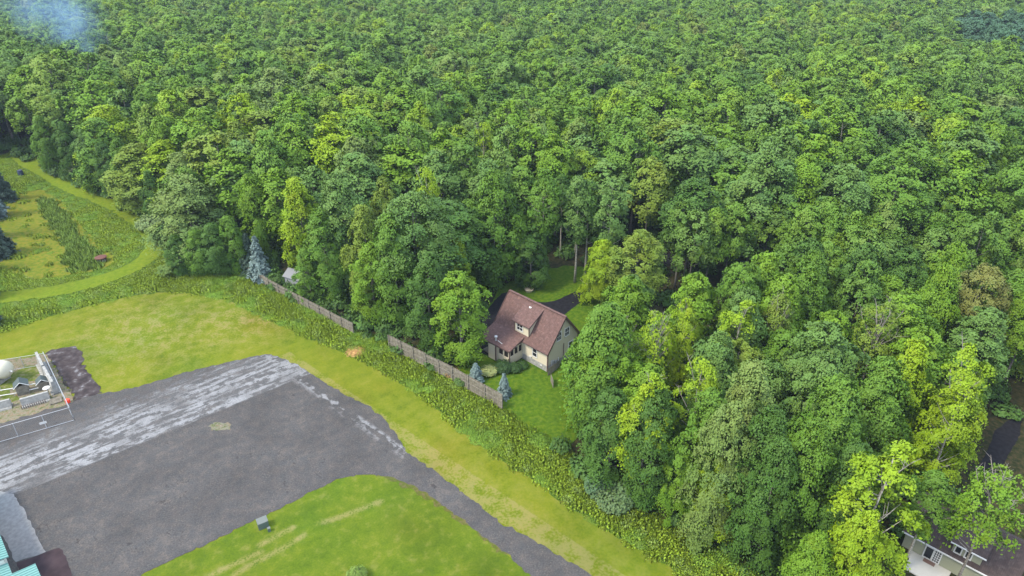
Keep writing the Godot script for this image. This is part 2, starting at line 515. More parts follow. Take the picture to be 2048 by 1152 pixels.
func make_ground() -> void:
	var litter := ramp_texture(noise(3, 0.052, 5), [[0.2, 0.0132, 0.018, 0.0072], [0.5, 0.027, 0.03, 0.012], [0.7, 0.045, 0.036, 0.018], [0.9, 0.06, 0.045, 0.024]])
	var meadow := ramp_texture(noise(4, 0.0572, 5), [[0.2, 0.028, 0.06, 0.008], [0.5, 0.055, 0.095, 0.011], [0.8, 0.09, 0.125, 0.017]])
	var mown := ramp_texture(noise(5, 0.078, 5), [[0.15, 0.069, 0.102, 0.0108], [0.45, 0.12, 0.141, 0.0156], [0.65, 0.156, 0.159, 0.024], [0.9, 0.216, 0.186, 0.06]])
	var lush := ramp_texture(noise(6, 0.091, 5), [[0.2, 0.051, 0.099, 0.0048], [0.5, 0.087, 0.144, 0.0072], [0.8, 0.132, 0.168, 0.015]])
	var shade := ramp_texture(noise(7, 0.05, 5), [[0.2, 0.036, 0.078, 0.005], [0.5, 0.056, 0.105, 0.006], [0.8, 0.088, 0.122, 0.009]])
	# forest floor: a near part on the 2 m grid, a far ring to the horizon
	var near := PackedVector2Array([Vector2(-180, -240), Vector2(120, -240), Vector2(120, 40), Vector2(-180, 40)])
	var st := sheet(near, 0.0, func(_p: Vector2) -> Color: return Color.WHITE)
	for q in [[-3000, -3000, 3000, -240], [-3000, 40, 3000, 3000], [-3000, -240, -180, 40], [120, -240, 3000, 40]]:
		st.set_color(Color.WHITE)
		var c := [Vector2(q[0], q[1]), Vector2(q[2], q[1]), Vector2(q[2], q[3]), Vector2(q[0], q[3])]
		for k in [0, 1, 2, 0, 2, 3]:
			st.set_uv(c[k] * 0.025)
			st.add_vertex(Vector3(c[k].x, 0, c[k].y))
	structure("ground", st, ground_material(litter))
	structure("meadow", sheet(ragged(meadow_poly, 1.0, 0.8, 1), 0.02, tone), ground_material(meadow))
	structure("field", sheet(ragged(field_poly, 0.5, 0.3, 2), 0.04, tone, func(p: Vector2) -> Vector2: return (p + Vector2(96, 106)) / 112.0), ground_material(field_texture()))
	structure("lawn", sheet(ragged(island_poly, 0.4, 0.2, 3), 0.06, tone, func(p: Vector2) -> Vector2: return (p + Vector2(44, 68)) / 56.0), ground_material(lawn_texture()))
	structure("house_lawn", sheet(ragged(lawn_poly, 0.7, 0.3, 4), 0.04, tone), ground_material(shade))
	structure("path", sheet(ragged(path_poly, 0.8, 0.25, 5), 0.05, tone), ground_material(ramp_texture(noise(12, 0.08, 4), [[0.2, 0.082, 0.128, 0.007], [0.5, 0.108, 0.150, 0.009], [0.8, 0.130, 0.162, 0.014]], 512)))
	structure("basin_floor", sheet(ragged(soften(basin_floor, 1), 0.8, 0.6, 6), 0.06, tone), ground_material(ramp_texture(noise(13, 0.078, 5), [[0.2, 0.062, 0.105, 0.009], [0.42, 0.105, 0.130, 0.011], [0.6, 0.140, 0.140, 0.014], [0.85, 0.165, 0.140, 0.03]], 512)))
	# worn tan edge of the grass along the drive
	var edge := ragged(PackedVector2Array([Vector2(-14.45, -53.01), Vector2(-12.34, -53.01), Vector2(-9.52, -51.45), Vector2(-6.76, -49.47), Vector2(-4.11, -47.02), Vector2(-1.61, -44.61), Vector2(-0.18, -42.78), Vector2(-0.83, -42.67), Vector2(-2.64, -44.38), Vector2(-5.05, -46.59), Vector2(-7.39, -48.62), Vector2(-9.7, -50.41), Vector2(-12.08, -51.94)]), 0.4, 0.35, 7)
	structure("bare_edge_ground", sheet(edge, 0.075, tone), ground_material(ramp_texture(noise(14, 0.08, 5), [[0.2, 0.055, 0.078, 0.009], [0.5, 0.080, 0.084, 0.02], [0.8, 0.105, 0.088, 0.04]])))


func pixels(sd: int, freq: float, n: int, octaves := 5) -> PackedByteArray:
	var im := noise(sd, freq, octaves).get_image(n, n)
	im.convert(Image.FORMAT_L8)
	return im.get_data()


func turf_picture(n: int, origin: Vector2, side: float, stops: Array, dir: Vector2, dry) -> ImageTexture:
	# mown grass: fine and coarse mottling, mowing bands across dir, dry straw where dry(p) says so
	var fine := pixels(51, 0.22, n, 3)
	var mid := pixels(52, 0.035, n)
	var big := pixels(53, 0.009, n, 4)
	var out := PackedByteArray()
	out.resize(n * n * 3)
	var wob := noise(54, 0.05, 2)
	for y in n:
		for x in n:
			var i := y * n + x
			var p := origin + Vector2(x, y) * side / n
			var across := p.dot(dir)
			var band := (sin(across * 2.3 + mid[i] * 0.006) + 0.6 * sin(across * 5.9 + 1.0 + mid[i] * 0.01)) * 0.03
			var t := 0.36 * fine[i] / 255.0 + 0.34 * mid[i] / 255.0 + 0.30 * big[i] / 255.0 + band
			t = clampf((t - 0.5) * 1.9 + 0.45, 0.0, 0.999)
			var d: float = dry.call(p, mid[i] / 255.0, fine[i] / 255.0)
			var k := t * (stops.size() - 1)
			var a: Array = stops[int(k)]
			var b: Array = stops[int(k) + 1]
			var f := k - int(k)
			var c := lin(lerpf(lerpf(a[0], b[0], f), 0.20, d), lerpf(lerpf(a[1], b[1], f), 0.172, d), lerpf(lerpf(a[2], b[2], f), 0.07, d))
			out[i * 3] = int(c.r * 255)
			out[i * 3 + 1] = int(c.g * 255)
			out[i * 3 + 2] = int(c.b * 255)
	return ImageTexture.create_from_image(Image.create_from_data(n, n, false, Image.FORMAT_RGB8, out))


func field_texture() -> ImageTexture:
	var dir := Vector2(0.64, 0.77)
	var lot := lot_poly
	return turf_picture(1400, Vector2(-96, -106), 112.0, [[0.074, 0.106, 0.006], [0.096, 0.124, 0.007], [0.114, 0.136, 0.009], [0.132, 0.145, 0.012], [0.152, 0.154, 0.024]], dir, func(p: Vector2, m: float, f: float) -> float:
		var d := clampf((m - 0.60) * 4.0, 0.0, 1.0) * 0.05
		# stony, worn turf behind the tank yard and where wheels leave the lot
		var yard := clampf(1.0 - p.distance_to(Vector2(-52, -82)) / 17.0, 0.0, 1.0) + clampf(1.0 - p.distance_to(Vector2(-37, -85)) / 10.0, 0.0, 1.0)
		d += yard * clampf((m * 0.6 + f * 0.6 - 0.55) * 4.0, 0.0, 1.0) * 0.8
		# tanner strip along the drive
		var along := (p - Vector2(-31, -75)).dot(Vector2(0.75, 0.66))
		var off := (p - Vector2(-31, -75)).dot(Vector2(0.66, -0.75))
		if along > 0.0:
			d += 0.07 * clampf((m + f * 0.5 - 0.62) * 4.0, 0.0, 1.0) * smoothstep(8.0, 30.0, along)
			if off < 1.4 and off > -1.5:
				d += 0.5 * clampf((f + m - 0.75) * 3.0, 0.0, 1.0)
		return clampf(d, 0.0, 0.9))


func lawn_texture() -> ImageTexture:
	# four pale wheel tracks cross the bright lawn
	var tracks := [PackedVector2Array([Vector2(-24.87, -40.84), Vector2(-23.12, -42.34), Vector2(-21.62, -43.46), Vector2(-19.86, -45.08)]), PackedVector2Array([Vector2(-27.04, -40.63), Vector2(-25.8, -41.53), Vector2(-24.53, -42.45), Vector2(-23.39, -43.18)]), PackedVector2Array([Vector2(-18.31, -46.71), Vector2(-16.46, -47.65), Vector2(-14.67, -48.62), Vector2(-13.21, -49.4)]), PackedVector2Array([Vector2(-23.67, -44.03), Vector2(-22.71, -44.73), Vector2(-21.97, -45.44), Vector2(-21.18, -46.04)])]
	return turf_picture(1024, Vector2(-44, -68), 56.0, [[0.048, 0.084, 0.006], [0.068, 0.106, 0.007], [0.088, 0.120, 0.009], [0.112, 0.132, 0.014]], Vector2(0.62, 0.78), func(p: Vector2, m: float, f: float) -> float:
		var d := clampf((m - 0.62) * 3.0, 0.0, 1.0) * 0.3
		for t: PackedVector2Array in tracks:
			var near := 9.0
			for i in t.size() - 1:
				near = minf(near, seg_dist(p, t[i], t[i + 1]))
			d += smoothstep(0.55, 0.05, near) * clampf((m * 0.6 + f - 0.5) * 2.6, 0.0, 1.0) * 0.6
		return clampf(d, 0.0, 0.9))


func asphalt_texture() -> ImageTexture:
	# worn lot, 88 m a side from (-68, -82): dark resurfaced part, pale weathered bands, streaks along the paving direction
	var n := 1280
	var fine := noise(21, 0.35, 2)
	var mid := noise(22, 0.05, 4)
	var streak := noise(23, 0.02, 5)
	var wide := noise(24, 0.009, 3)
	var cracks := noise(25, 0.008, 4)
	var lit := PackedByteArray()
	lit.resize(n * n * 3)
	var a := Vector2(-50.6, -50.1)
	var s := Vector2(0.766, -0.643)
	var t := Vector2(-0.643, -0.766)
	var b0 := Vector2(-31.0, -74.7)
	var bs := Vector2(0.751, 0.660)
	var bt := Vector2(-0.660, 0.751)
	for y in n:
		for x in n:
			var p := Vector2(-68.0 + x * 88.0 / n, -82.0 + y * 88.0 / n)
			var along := (p - a).dot(s)
			var across := (p - a).dot(t)
			var m := mid.get_noise_2d(x, y)
			var k := streak.get_noise_2d(along * 8.0, across * 58.0)
			var wear := 0.0
			if across > 0.0:
				var inside := smoothstep(0.0, 0.4, across) * (1.0 - smoothstep(5.5, 10.5, across + m * 4.0))
				var torn := clampf((k * 1.1 + m * 0.75 + 0.16) * 3.6, 0.0, 1.0)
				wear = (0.16 + 0.84 * torn * clampf(0.85 + 1.1 * wide.get_noise_2d(x + 300, y), 0.0, 1.0)) * inside
			var u := (p - b0).dot(bs)
			var w := (p - b0).dot(bt)
			if u > -2.0 and u < 27.0 and w > 0.3 and w < 4.0:
				var k2 := streak.get_noise_2d(u * 7.0 + 900.0, w * 36.0)
				wear = maxf(wear, clampf((k2 + m * 0.7 - 0.02) * 3.4, 0.0, 1.0) * smoothstep(0.3, 0.7, w) * (1.0 - smoothstep(1.0, 2.2, w)) * 0.8)
			var f := fine.get_noise_2d(x, y)
			var b := wide.get_noise_2d(x, y)
			# tyre-dark lanes, dusty patches and fine cracks
			var lane := smoothstep(0.25, 0.0, absf(sin(across * 0.52 + 0.6 * b)) - 0.08) * clampf(0.5 + b, 0.0, 1.0)
			var g := 0.062 * (1.0 + 0.34 * f + 0.16 * m + 0.20 * b - 0.10 * lane)
			var r := g * (1.05 + 0.10 * m)
			var bl := g * (1.0 - 0.06 * m)
			var dust := clampf((m + 0.7 * b + 0.5 * f - 0.42) * 1.2, 0.0, 0.22)
			r = lerpf(r, 0.125, dust)
			g = lerpf(g, 0.112, dust)
			bl = lerpf(bl, 0.098, dust)
			var crack := absf(cracks.get_noise_2d(x + 8.0 * m, y + 8.0 * m))
			if crack < 0.006 and b > 0.12:
				r *= 0.6
				g *= 0.6
				bl *= 0.6
			var speck := clampf((fine.get_noise_2d(x * 1.7 + 411, y * 1.7) + 0.4 * mid.get_noise_2d(x + 700, y) - 0.5) * 4.0, 0.0, 1.0)
			r = lerpf(r, 0.16, speck * 0.6)
			g = lerpf(g, 0.135, speck * 0.6)
			bl = lerpf(bl, 0.11, speck * 0.6)
			wear *= clampf(0.9 + 0.4 * f + 0.2 * m, 0.0, 1.0)
			var pale := 0.205 * (1.0 + 0.24 * f + 0.16 * k)
			r = lerpf(r, pale * 0.98, wear)
			g = lerpf(g, pale, wear)
			bl = lerpf(bl, pale * 1.05, wear)
			var c := lin(clampf(r, 0, 1), clampf(g, 0, 1), clampf(bl, 0, 1))
			var o := (y * n + x) * 3
			lit[o] = int(c.r * 255)
			lit[o + 1] = int(c.g * 255)
			lit[o + 2] = int(c.b * 255)
	return ImageTexture.create_from_image(Image.create_from_data(n, n, false, Image.FORMAT_RGB8, lit))


func make_lot() -> void:
	var m := ground_material(asphalt_texture(), 0.9)
	m.vertex_color_use_as_albedo = false
	structure("asphalt_lot", sheet(ragged(lot_poly, 0.3, 0.16, 8), 0.08, null, func(p: Vector2) -> Vector2: return (p + Vector2(68, 82)) / 88.0), m)
	var tar := ground_material(ramp_texture(noise(15, 0.052, 5), [[0.2, 0.03, 0.0252, 0.027], [0.5, 0.051, 0.0408, 0.042], [0.7, 0.072, 0.063, 0.066], [0.88, 0.18, 0.18, 0.192]], 512))
	structure("tar_pavement", sheet(ragged(PackedVector2Array([Vector2(-62.81, -75.74), Vector2(-61.48, -76.7), Vector2(-59.78, -77.3), Vector2(-58.29, -76.22), Vector2(-56.29, -72.97), Vector2(-54.42, -70.99), Vector2(-52.61, -69.29), Vector2(-51.7, -68.05), Vector2(-50.54, -67.05), Vector2(-51.77, -66.35), Vector2(-53.07, -65.38), Vector2(-56.05, -68.67), Vector2(-59.31, -72.08)]), 0.4, 0.25, 9), 0.10, func(_p: Vector2) -> Color: return Color.WHITE), tar)
	var gravel := ground_material(ramp_texture(noise(16, 0.117, 5), [[0.15, 0.06, 0.078, 0.015], [0.38, 0.12, 0.114, 0.06], [0.55, 0.18, 0.162, 0.126], [0.7, 0.144, 0.096, 0.048], [0.9, 0.252, 0.24, 0.216]], 512))
	structure("gravel_yard_ground", sheet(ragged(PackedVector2Array([Vector2(-70.73, -72.41), Vector2(-67.78, -73.88), Vector2(-64.24, -74.57), Vector2(-62.8, -75.5), Vector2(-59.31, -72.08), Vector2(-56.05, -68.67), Vector2(-53.07, -65.38), Vector2(-53.79, -64.52), Vector2(-55.26, -63.96), Vector2(-56.85, -62.67), Vector2(-59.44, -61.24), Vector2(-62.2, -60.2)]), 0.4, 0.3, 10), 0.10, tone), gravel)
	var turf := ground_material(ramp_texture(noise(17, 0.104, 5), [[0.2, 0.062, 0.088, 0.014], [0.5, 0.09, 0.112, 0.02], [0.8, 0.15, 0.145, 0.08]], 512))
	structure("yard_turf", sheet(ragged(PackedVector2Array([Vector2(-64.82, -70.56), Vector2(-63.88, -72.41), Vector2(-62.6, -73.2), Vector2(-61.25, -71.64), Vector2(-59.7, -69.71), Vector2(-60.83, -69.08), Vector2(-62.13, -68.15), Vector2(-62.09, -66.65), Vector2(-60.24, -66.16), Vector2(-60.29, -65.09), Vector2(-64.24, -66.65), Vector2(-65.95, -69.18)]), 0.4, 0.5, 11), 0.115, tone), turf)
	var black := ground_material(ramp_texture(noise(18, 0.12, 4), [[0.2, 0.009, 0.009, 0.0115], [0.8, 0.017, 0.017, 0.021]], 512), 0.85)
	structure("driveway", sheet(ragged(drive_poly, 0.5, 0.08, 12), 0.07, func(_p: Vector2) -> Color: return Color.WHITE), black)
	structure("driveway", sheet(ragged(drive_two_poly, 0.5, 0.08, 13), 0.05, func(_p: Vector2) -> Color: return Color.WHITE), black)
	var slab_m := ground_material(ramp_texture(noise(19, 0.16, 5), [[0.2, 0.165, 0.165, 0.168], [0.5, 0.195, 0.195, 0.198], [0.8, 0.23, 0.23, 0.234]], 512))
	structure("concrete_strip_pavement", sheet(ragged(PackedVector2Array([Vector2(-55.98, -51.31), Vector2(-52.47, -50.68), Vector2(-50.78, -50.28), Vector2(-48.51, -48.29), Vector2(-45.98, -45.8), Vector2(-43.28, -43.23), Vector2(-44.26, -42.56), Vector2(-45.2, -42.01), Vector2(-47.99, -44.61), Vector2(-54.33, -48.94)]), 0.4, 0.1, 14), 0.10, tone), slab_m)
	structure("maroon_patch_pavement", sheet(ragged(PackedVector2Array([Vector2(-45.17, -41.96), Vector2(-44.23, -42.51), Vector2(-43.25, -43.18), Vector2(-42.31, -43.63), Vector2(-41.68, -43.34), Vector2(-39.35, -40.63), Vector2(-37.33, -38.21), Vector2(-40.47, -36.31)]), 0.4, 0.08, 15), 0.10, func(_p: Vector2) -> Color: return Color.WHITE), ground_material(ramp_texture(noise(20, 0.078, 5), [[0.2, 0.03, 0.0216, 0.0252], [0.8, 0.054, 0.0372, 0.042]], 256)))
	structure("bare_patch_ground", sheet(ragged(soften(PackedVector2Array([Vector2(-35.08, -60.98), Vector2(-34.3, -61.68), Vector2(-32.8, -61.42), Vector2(-32.31, -60.37), Vector2(-33.32, -59.69), Vector2(-34.51, -60.11)]), 1), 0.25, 0.3, 16), 0.10, tone), gravel)


# ------------------------------------------------------------------ windows
func window_at(parent: Node3D, c: Vector3, right: Vector3, w: float, h: float, cols: int, rows: int, mat_frame: Material, called := "window", pane_mat: Material = null) -> MeshInstance3D:
	# a frame that stands proud of its wall, dark panes set back in it, each pane a piece of its own; right is the wall's direction
	var up := Vector3.UP
	var out := right.cross(up)
	var b := Basis(right, up, out)
	var st := mb()
	var f := 0.09
	for sx in [-1, 1]:
		box(st, c + right * sx * (w * 0.5 + f * 0.5) + out * 0.03, Vector3(f, h + 2 * f, 0.1), b)
	for sy in [-1, 1]:
		box(st, c + up * sy * (h * 0.5 + f * 0.5) + out * 0.03, Vector3(w, f, 0.1), b)
	for i in range(1, cols):
		box(st, c + right * (-w * 0.5 + w * i / cols) + out * 0.022, Vector3(0.05, h, 0.07), b)
	for j in range(1, rows):
		box(st, c + up * (-h * 0.5 + h * j / rows) + out * 0.02, Vector3(w, 0.05, 0.066), b)
	var o := part(called, st, mat_frame, parent)
	for i in cols:
		for j in rows:
			var p := mb()
			box(p, c + right * (-w * 0.5 + w * (i + 0.5) / cols) + up * (-h * 0.5 + h * (j + 0.5) / rows), Vector3(w / cols - 0.05, h / rows - 0.05, 0.03), b)
			part("pane", p, pane_mat if pane_mat else mats.pane, o)
	return o


func gable_prism(st: SurfaceTool, x0: float, x1: float, z0: float, z1: float, y0: float, eave: float, ridge: float) -> void:
	var zm := (z0 + z1) * 0.5
	var a := [Vector3(x0, y0, z0), Vector3(x0, y0, z1), Vector3(x0, eave, z1), Vector3(x0, ridge, zm), Vector3(x0, eave, z0)]
	var b := []
	for p: Vector3 in a:
		b.append(Vector3(x1, p.y, p.z))
	for i in 5:
		var j := (i + 1) % 5
		quad(st, a[i], b[i], b[j], a[j])
	for e in [[a, 1], [b, -1]]:
		var g: Array = e[0]
		quad(st, g[0], g[1], g[2], g[4])
		for p: Vector3 in [g[4], g[2], g[3]]:
			st.set_uv(Vector2(p.z - z0, p.y - y0))
			st.add_vertex(p)


func make_house() -> void:
	var u := Vector3(-0.7193, 0, -0.6947)
	var w := Vector3(0.6947, 0, -0.7193)
	var t := thing("house", "cream house with brown shingle roof, shed dormer and screened porch in the forest clearing", "house")
	t.transform = Transform3D(Basis(u, Vector3.UP, w), Vector3(4.53, 0, -71.39))
	var st := mb()
	box_between(st, Vector3(-0.03, -0.1, -0.03), Vector3(9.43, 0.9, 6.03))
	part("foundation", st, mats.concrete, t)
	st = mb()
	gable_prism(st, 0, 9.4, 0, 6.0, 0.9, 3.42, 7.02)
	part("wall", st, mats.siding, t)
	# two main roof slopes with overhang
	var k := 1.25
	st = mb()
	slab(st, Vector3(-0.3, 7.18, 3.0), Vector3(9.65, 7.18, 3.0), Vector3(9.65, 7.18 - 3.35 * k, -0.35), Vector3(-0.3, 7.18 - 3.35 * k, -0.35), 0.16)
	part("roof", st, mats.roof, t)
	st = mb()
	slab(st, Vector3(-0.3, 7.18, 3.0), Vector3(-0.3, 7.18 - 3.35 * k, 6.35), Vector3(9.65, 7.18 - 3.35 * k, 6.35), Vector3(9.65, 7.18, 3.0), 0.16)
	part("roof", st, mats.roof, t)
	st = mb()
	bar(st, Vector3(-0.32, 7.2, 3.0), Vector3(9.67, 7.2, 3.0), 0.34, 0.07)
	part("ridge_cap", st, mats.roof, t)
	for x: float in [-0.34, 9.69]:
		for zz: Array in [[-0.37, 3.0], [6.37, 3.0]]:
			st = mb()
			bar(st, Vector3(x, 7.13 - 3.37 * k, zz[0]), Vector3(x, 7.13, zz[1]), 0.06, 0.24)
			part("barge_board", st, mats.trim, t)
	st = mb()
	bar(st, Vector3(-0.3, 2.99, -0.42), Vector3(4.3, 2.99, -0.42), 0.1, 0.12)
	part("gutter", st, mats.trim, t)
	for p in [Vector3(0, 0, 0), Vector3(0, 0, 6.0)]:
		st = mb()
		box(st, p + Vector3(-0.02, 1.65, 0), Vector3(0.12, 3.1, 0.12))
		part("corner_board", st, mats.trim, t)
	# dormer: wall box with a low shed roof that runs into the ridge
	st = mb()
	hexa(st, [Vector3(3.45, 3.2, 0.22), Vector3(6.0, 3.2, 0.22), Vector3(6.0, 3.2, 3.0), Vector3(3.45, 3.2, 3.0), Vector3(3.45, 5.3, 0.22), Vector3(6.0, 5.3, 0.22), Vector3(6.0, 6.85, 3.0), Vector3(3.45, 6.85, 3.0)])
	var d := part("dormer", st, mats.siding, t)
	st = mb()
	slab(st, Vector3(3.2, 7.06, 3.02), Vector3(6.3, 7.06, 3.02), Vector3(6.3, 5.34, -0.06), Vector3(3.2, 5.34, -0.06), 0.14)
	part("dormer_roof", st, mats.roof, d)
	st = mb()
	for x: float in [3.45, 6.0]:
		box(st, Vector3(x, 4.2, 0.21), Vector3(0.1, 1.9, 0.1))
	bar(st, Vector3(3.2, 5.26, -0.09), Vector3(6.3, 5.26, -0.09), 0.06, 0.14)
	bar(st, Vector3(3.17, 5.24, -0.06), Vector3(3.17, 6.95, 3.0), 0.06, 0.18)
	part("dormer_trim", st, mats.trim, d)
	window_at(t, Vector3(5.05, 4.55, 0.22), Vector3(-1, 0, 0), 0.95, 0.95, 2, 2, mats.white)
	window_at(t, Vector3(2.17, 2.0, 0.0), Vector3(-1, 0, 0), 0.68, 1.15, 1, 2, mats.white)
	window_at(t, Vector3(0.0, 4.5, 2.1), Vector3(0, 0, 1), 0.8, 1.15, 2, 2, mats.white)
	window_at(t, Vector3(0.0, 4.5, 3.7), Vector3(0, 0, 1), 0.8, 1.15, 2, 2, mats.white)
	window_at(t, Vector3(0.0, 2.0, 4.6), Vector3(0, 0, 1), 0.8, 1.15, 1, 2, mats.white)
	# screened porch in the corner
	var x0 := 4.35
	var x1 := 9.6
	st = mb()
	box_between(st, Vector3(x0, 0.25, -2.45), Vector3(x0 + 0.12, 1.35, -0.03))
	box_between(st, Vector3(x0 + 0.12, 0.25, -2.45), Vector3(6.5, 1.1, -2.33))
	box_between(st, Vector3(6.5, 0.0, -2.85), Vector3(7.9, 2.55, -0.5))
	box_between(st, Vector3(7.9, 0.0, -1.2), Vector3(9.5, 2.7, -1.0))
	part("porch_wall", st, mats.siding, t)
	st = mb()
	box_between(st, Vector3(x0 + 0.1, -0.05, -2.35), Vector3(9.5, 0.26, -0.03))
	part("porch_floor", st, mats.old_wood, t)
	st = mb()
	slab(st, Vector3(x0 - 0.25, 3.55, 0.1), Vector3(x1, 3.55, 0.1), Vector3(x1, 2.62, -3.0), Vector3(x0 - 0.25, 2.62, -2.75), 0.14)
	var pr := part("porch_roof", st, mats.roof, t)
	st = mb()
	bar(st, Vector3(x0 - 0.28, 2.5, -2.72), Vector3(x0 - 0.28, 3.4, 0.0), 0.05, 0.18)
	bar(st, Vector3(x0 - 0.28, 2.5, -2.79), Vector3(x1, 2.5, -3.04), 0.05, 0.18)
	part("porch_trim", st, mats.trim, pr)
	for p: Vector3 in [Vector3(x0 + 0.05, 0, -2.42), Vector3(6.52, 0, -2.86), Vector3(9.45, 0, -2.8)]:
		st = mb()
		box(st, p + Vector3(0, 1.3, 0), Vector3(0.13, 2.6, 0.13))
		part("porch_post", st, mats.trim, t)
	for i in 3:
		window_at(t, Vector3(x0 + 0.06, 1.95, -2.02 + i * 0.78), Vector3(0, 0, 1), 0.62, 1.05, 1, 1, mats.siding, "porch_screen", mats.screen)
	for i in 2:
		window_at(t, Vector3(4.98 + i * 0.95, 1.78, -2.4), Vector3(-1, 0, 0), 0.76, 1.2, 1, 1, mats.siding, "porch_screen", mats.screen)
	# stove pipe on the porch roof, roof vent, wall vents, meter boxes, steps and side gate boards
	st = mb()
	lathe(st, Vector3(7.0, 2.7, -2.3), Vector3.UP, [[0, 0.12], [0.55, 0.12], [0.56, 0.22], [0.74, 0.22], [0.78, 0.16]], 12)
	part("stove_pipe", st, mats.pipe_metal, t)
	st = mb()
	bar(st, Vector3(6.7, 2.88, -2.25), Vector3(5.7, 2.9, -2.45), 0.06, 0.05)
	part("pipe_brace", st, mats.white, t)
	st = mb()
	lathe(st, Vector3(5.15, 6.35, 2.35), Vector3.UP, [[0, 0.16], [0.2, 0.16], [0.24, 0.24], [0.34, 0.2]], 10)
	part("roof_vent", st, mats.white, t)
	for x: float in [2.95, 2.75]:
		st = mb()
		box(st, Vector3(x, 1.1, -0.08), Vector3(0.14, 0.16, 0.16))
		part("wall_vent", st, mats.white, t)
	st = mb()
	box(st, Vector3(1.0, 0.62, -0.05), Vector3(0.25, 0.16, 0.1))
	part("wall_vent", st, mats.white, t)
	for q: Array in [[0.9, 1.0, 0.42, 0.75], [1.5, 0.85, 0.3, 0.55]]:
		st = mb()
		box(st, Vector3(-0.1, q[1], q[0]), Vector3(0.18, q[3], q[2]))
		part("meter_box", st, mats.galvanised, t)
	st = mb()
	tube(st, [Vector3(-0.08, 0.1, 2.1), Vector3(-0.08, 1.3, 2.1)], [0.06, 0.06], 8)
	part("vent_pipe", st, mats.white, t)
	st = mb()
	tube(st, [Vector3(-0.07, 0.1, 3.1), Vector3(-0.07, 3.0, 3.1)], [0.05, 0.05], 8)
	part("downpipe", st, mats.trim, t)


# ------------------------------------------------------------------ wooden fences
func make_fence(a: Vector2, b: Vector2, h: float, label: String, gap: Array = []) -> void:
	var t := thing("wooden_fence", label, "fence", on_ground(a), -(b - a).angle(), "weathered board fences along the field")
	var length := a.distance_to(b)
	var n := int(round(length / 2.45))
	var step := length / n
	for i in n + 1:
		var hh := h * (1.0 + 0.02 * sin(i * 1.7))
		var st := mb()
		box(st, Vector3(i * step, hh * 0.5, 0.07), Vector3(0.12, hh + 0.08, 0.12))
		part("post", st, mats.old_wood, t)
		if i == n or gap.has(i):
			continue
		var lean := rng.randf_range(-0.02, 0.02)
		var drop := rng.randf_range(-0.08, 0.05)
		for y: float in [0.3, h * 0.52, h - 0.28]:
			st = mb()
			bar(st, Vector3(i * step + 0.06, y + drop, 0.05), Vector3((i + 1) * step - 0.06, y + drop, 0.05), 0.06, 0.11)
			part("rail", st, mats.old_wood, t)
		st = mb()
		var boards := int(step / 0.15)
		for k in boards:
			var v := rng.randf_range(0.72, 1.12)
			st.set_color(Color(v, v, v * rng.randf_range(0.92, 1.0)))
			box(st, Vector3(i * step + (k + 0.5) * step / boards, h * 0.5 + drop + rng.randf_range(-0.015, 0.015), -0.02 + lean), Vector3(step / boards - 0.018, h - 0.06, 0.025))
		part("board_panel", st, mats.old_wood, t).set_meta("kind", "stuff")


func make_fences() -> void:
	var p := PackedVector2Array([Vector2(-43.33, -98.03), Vector2(-38.15, -93.49), Vector2(-22.25, -80.45), Vector2(-16.58, -76.58), Vector2(-7.47, -69.39), Vector2(-1.13, -63.77)])
	make_fence(p[0], p[1], 1.9, "short run of weathered board fence under the blue spruce")
	make_fence(p[1], p[2], 1.8, "long grey board fence from the blue spruce to the gap in the weeds")
	make_fence(p[3], p[4], 2.35, "grey board fence with posts in front of the maples beside the cream house")
	make_fence(p[4], p[5], 2.35, "last run of grey board fence, ending at the small blue spruce on the lawn")
	# low picket fence at the corner of the house
	var q := PackedVector2Array([Vector2(4.61, -70.56), Vector2(5.72, -72.08), Vector2(6.85, -73.31)])
	var t := thing("picket_fence", "small brown board fence by the meter boxes of the cream house", "fence", on_ground(q[0]), -(q[2] - q[0]).angle())
	for i in 14:
		var st := mb()
		box(st, Vector3(i * 0.19, 0.55, 0), Vector3(0.15, 1.1, 0.03))
		part("board", st, mats.old_wood, t)
	var g := PackedVector2Array([Vector2(5.12, -68.05), Vector2(4.88, -69.5), Vector2(5.61, -70.13)])
	t = thing("garden_gate", "leaning grey board screen at the lawn edge under the big maple", "gate", on_ground(g[0]), -(g[1] - g[0]).angle())
	for i in 8:
		var st := mb()
		box(st, Vector3(i * 0.19, 0.6, 0), Vector3(0.16, 1.2, 0.03))
		part("board", st, mats.old_wood, t)


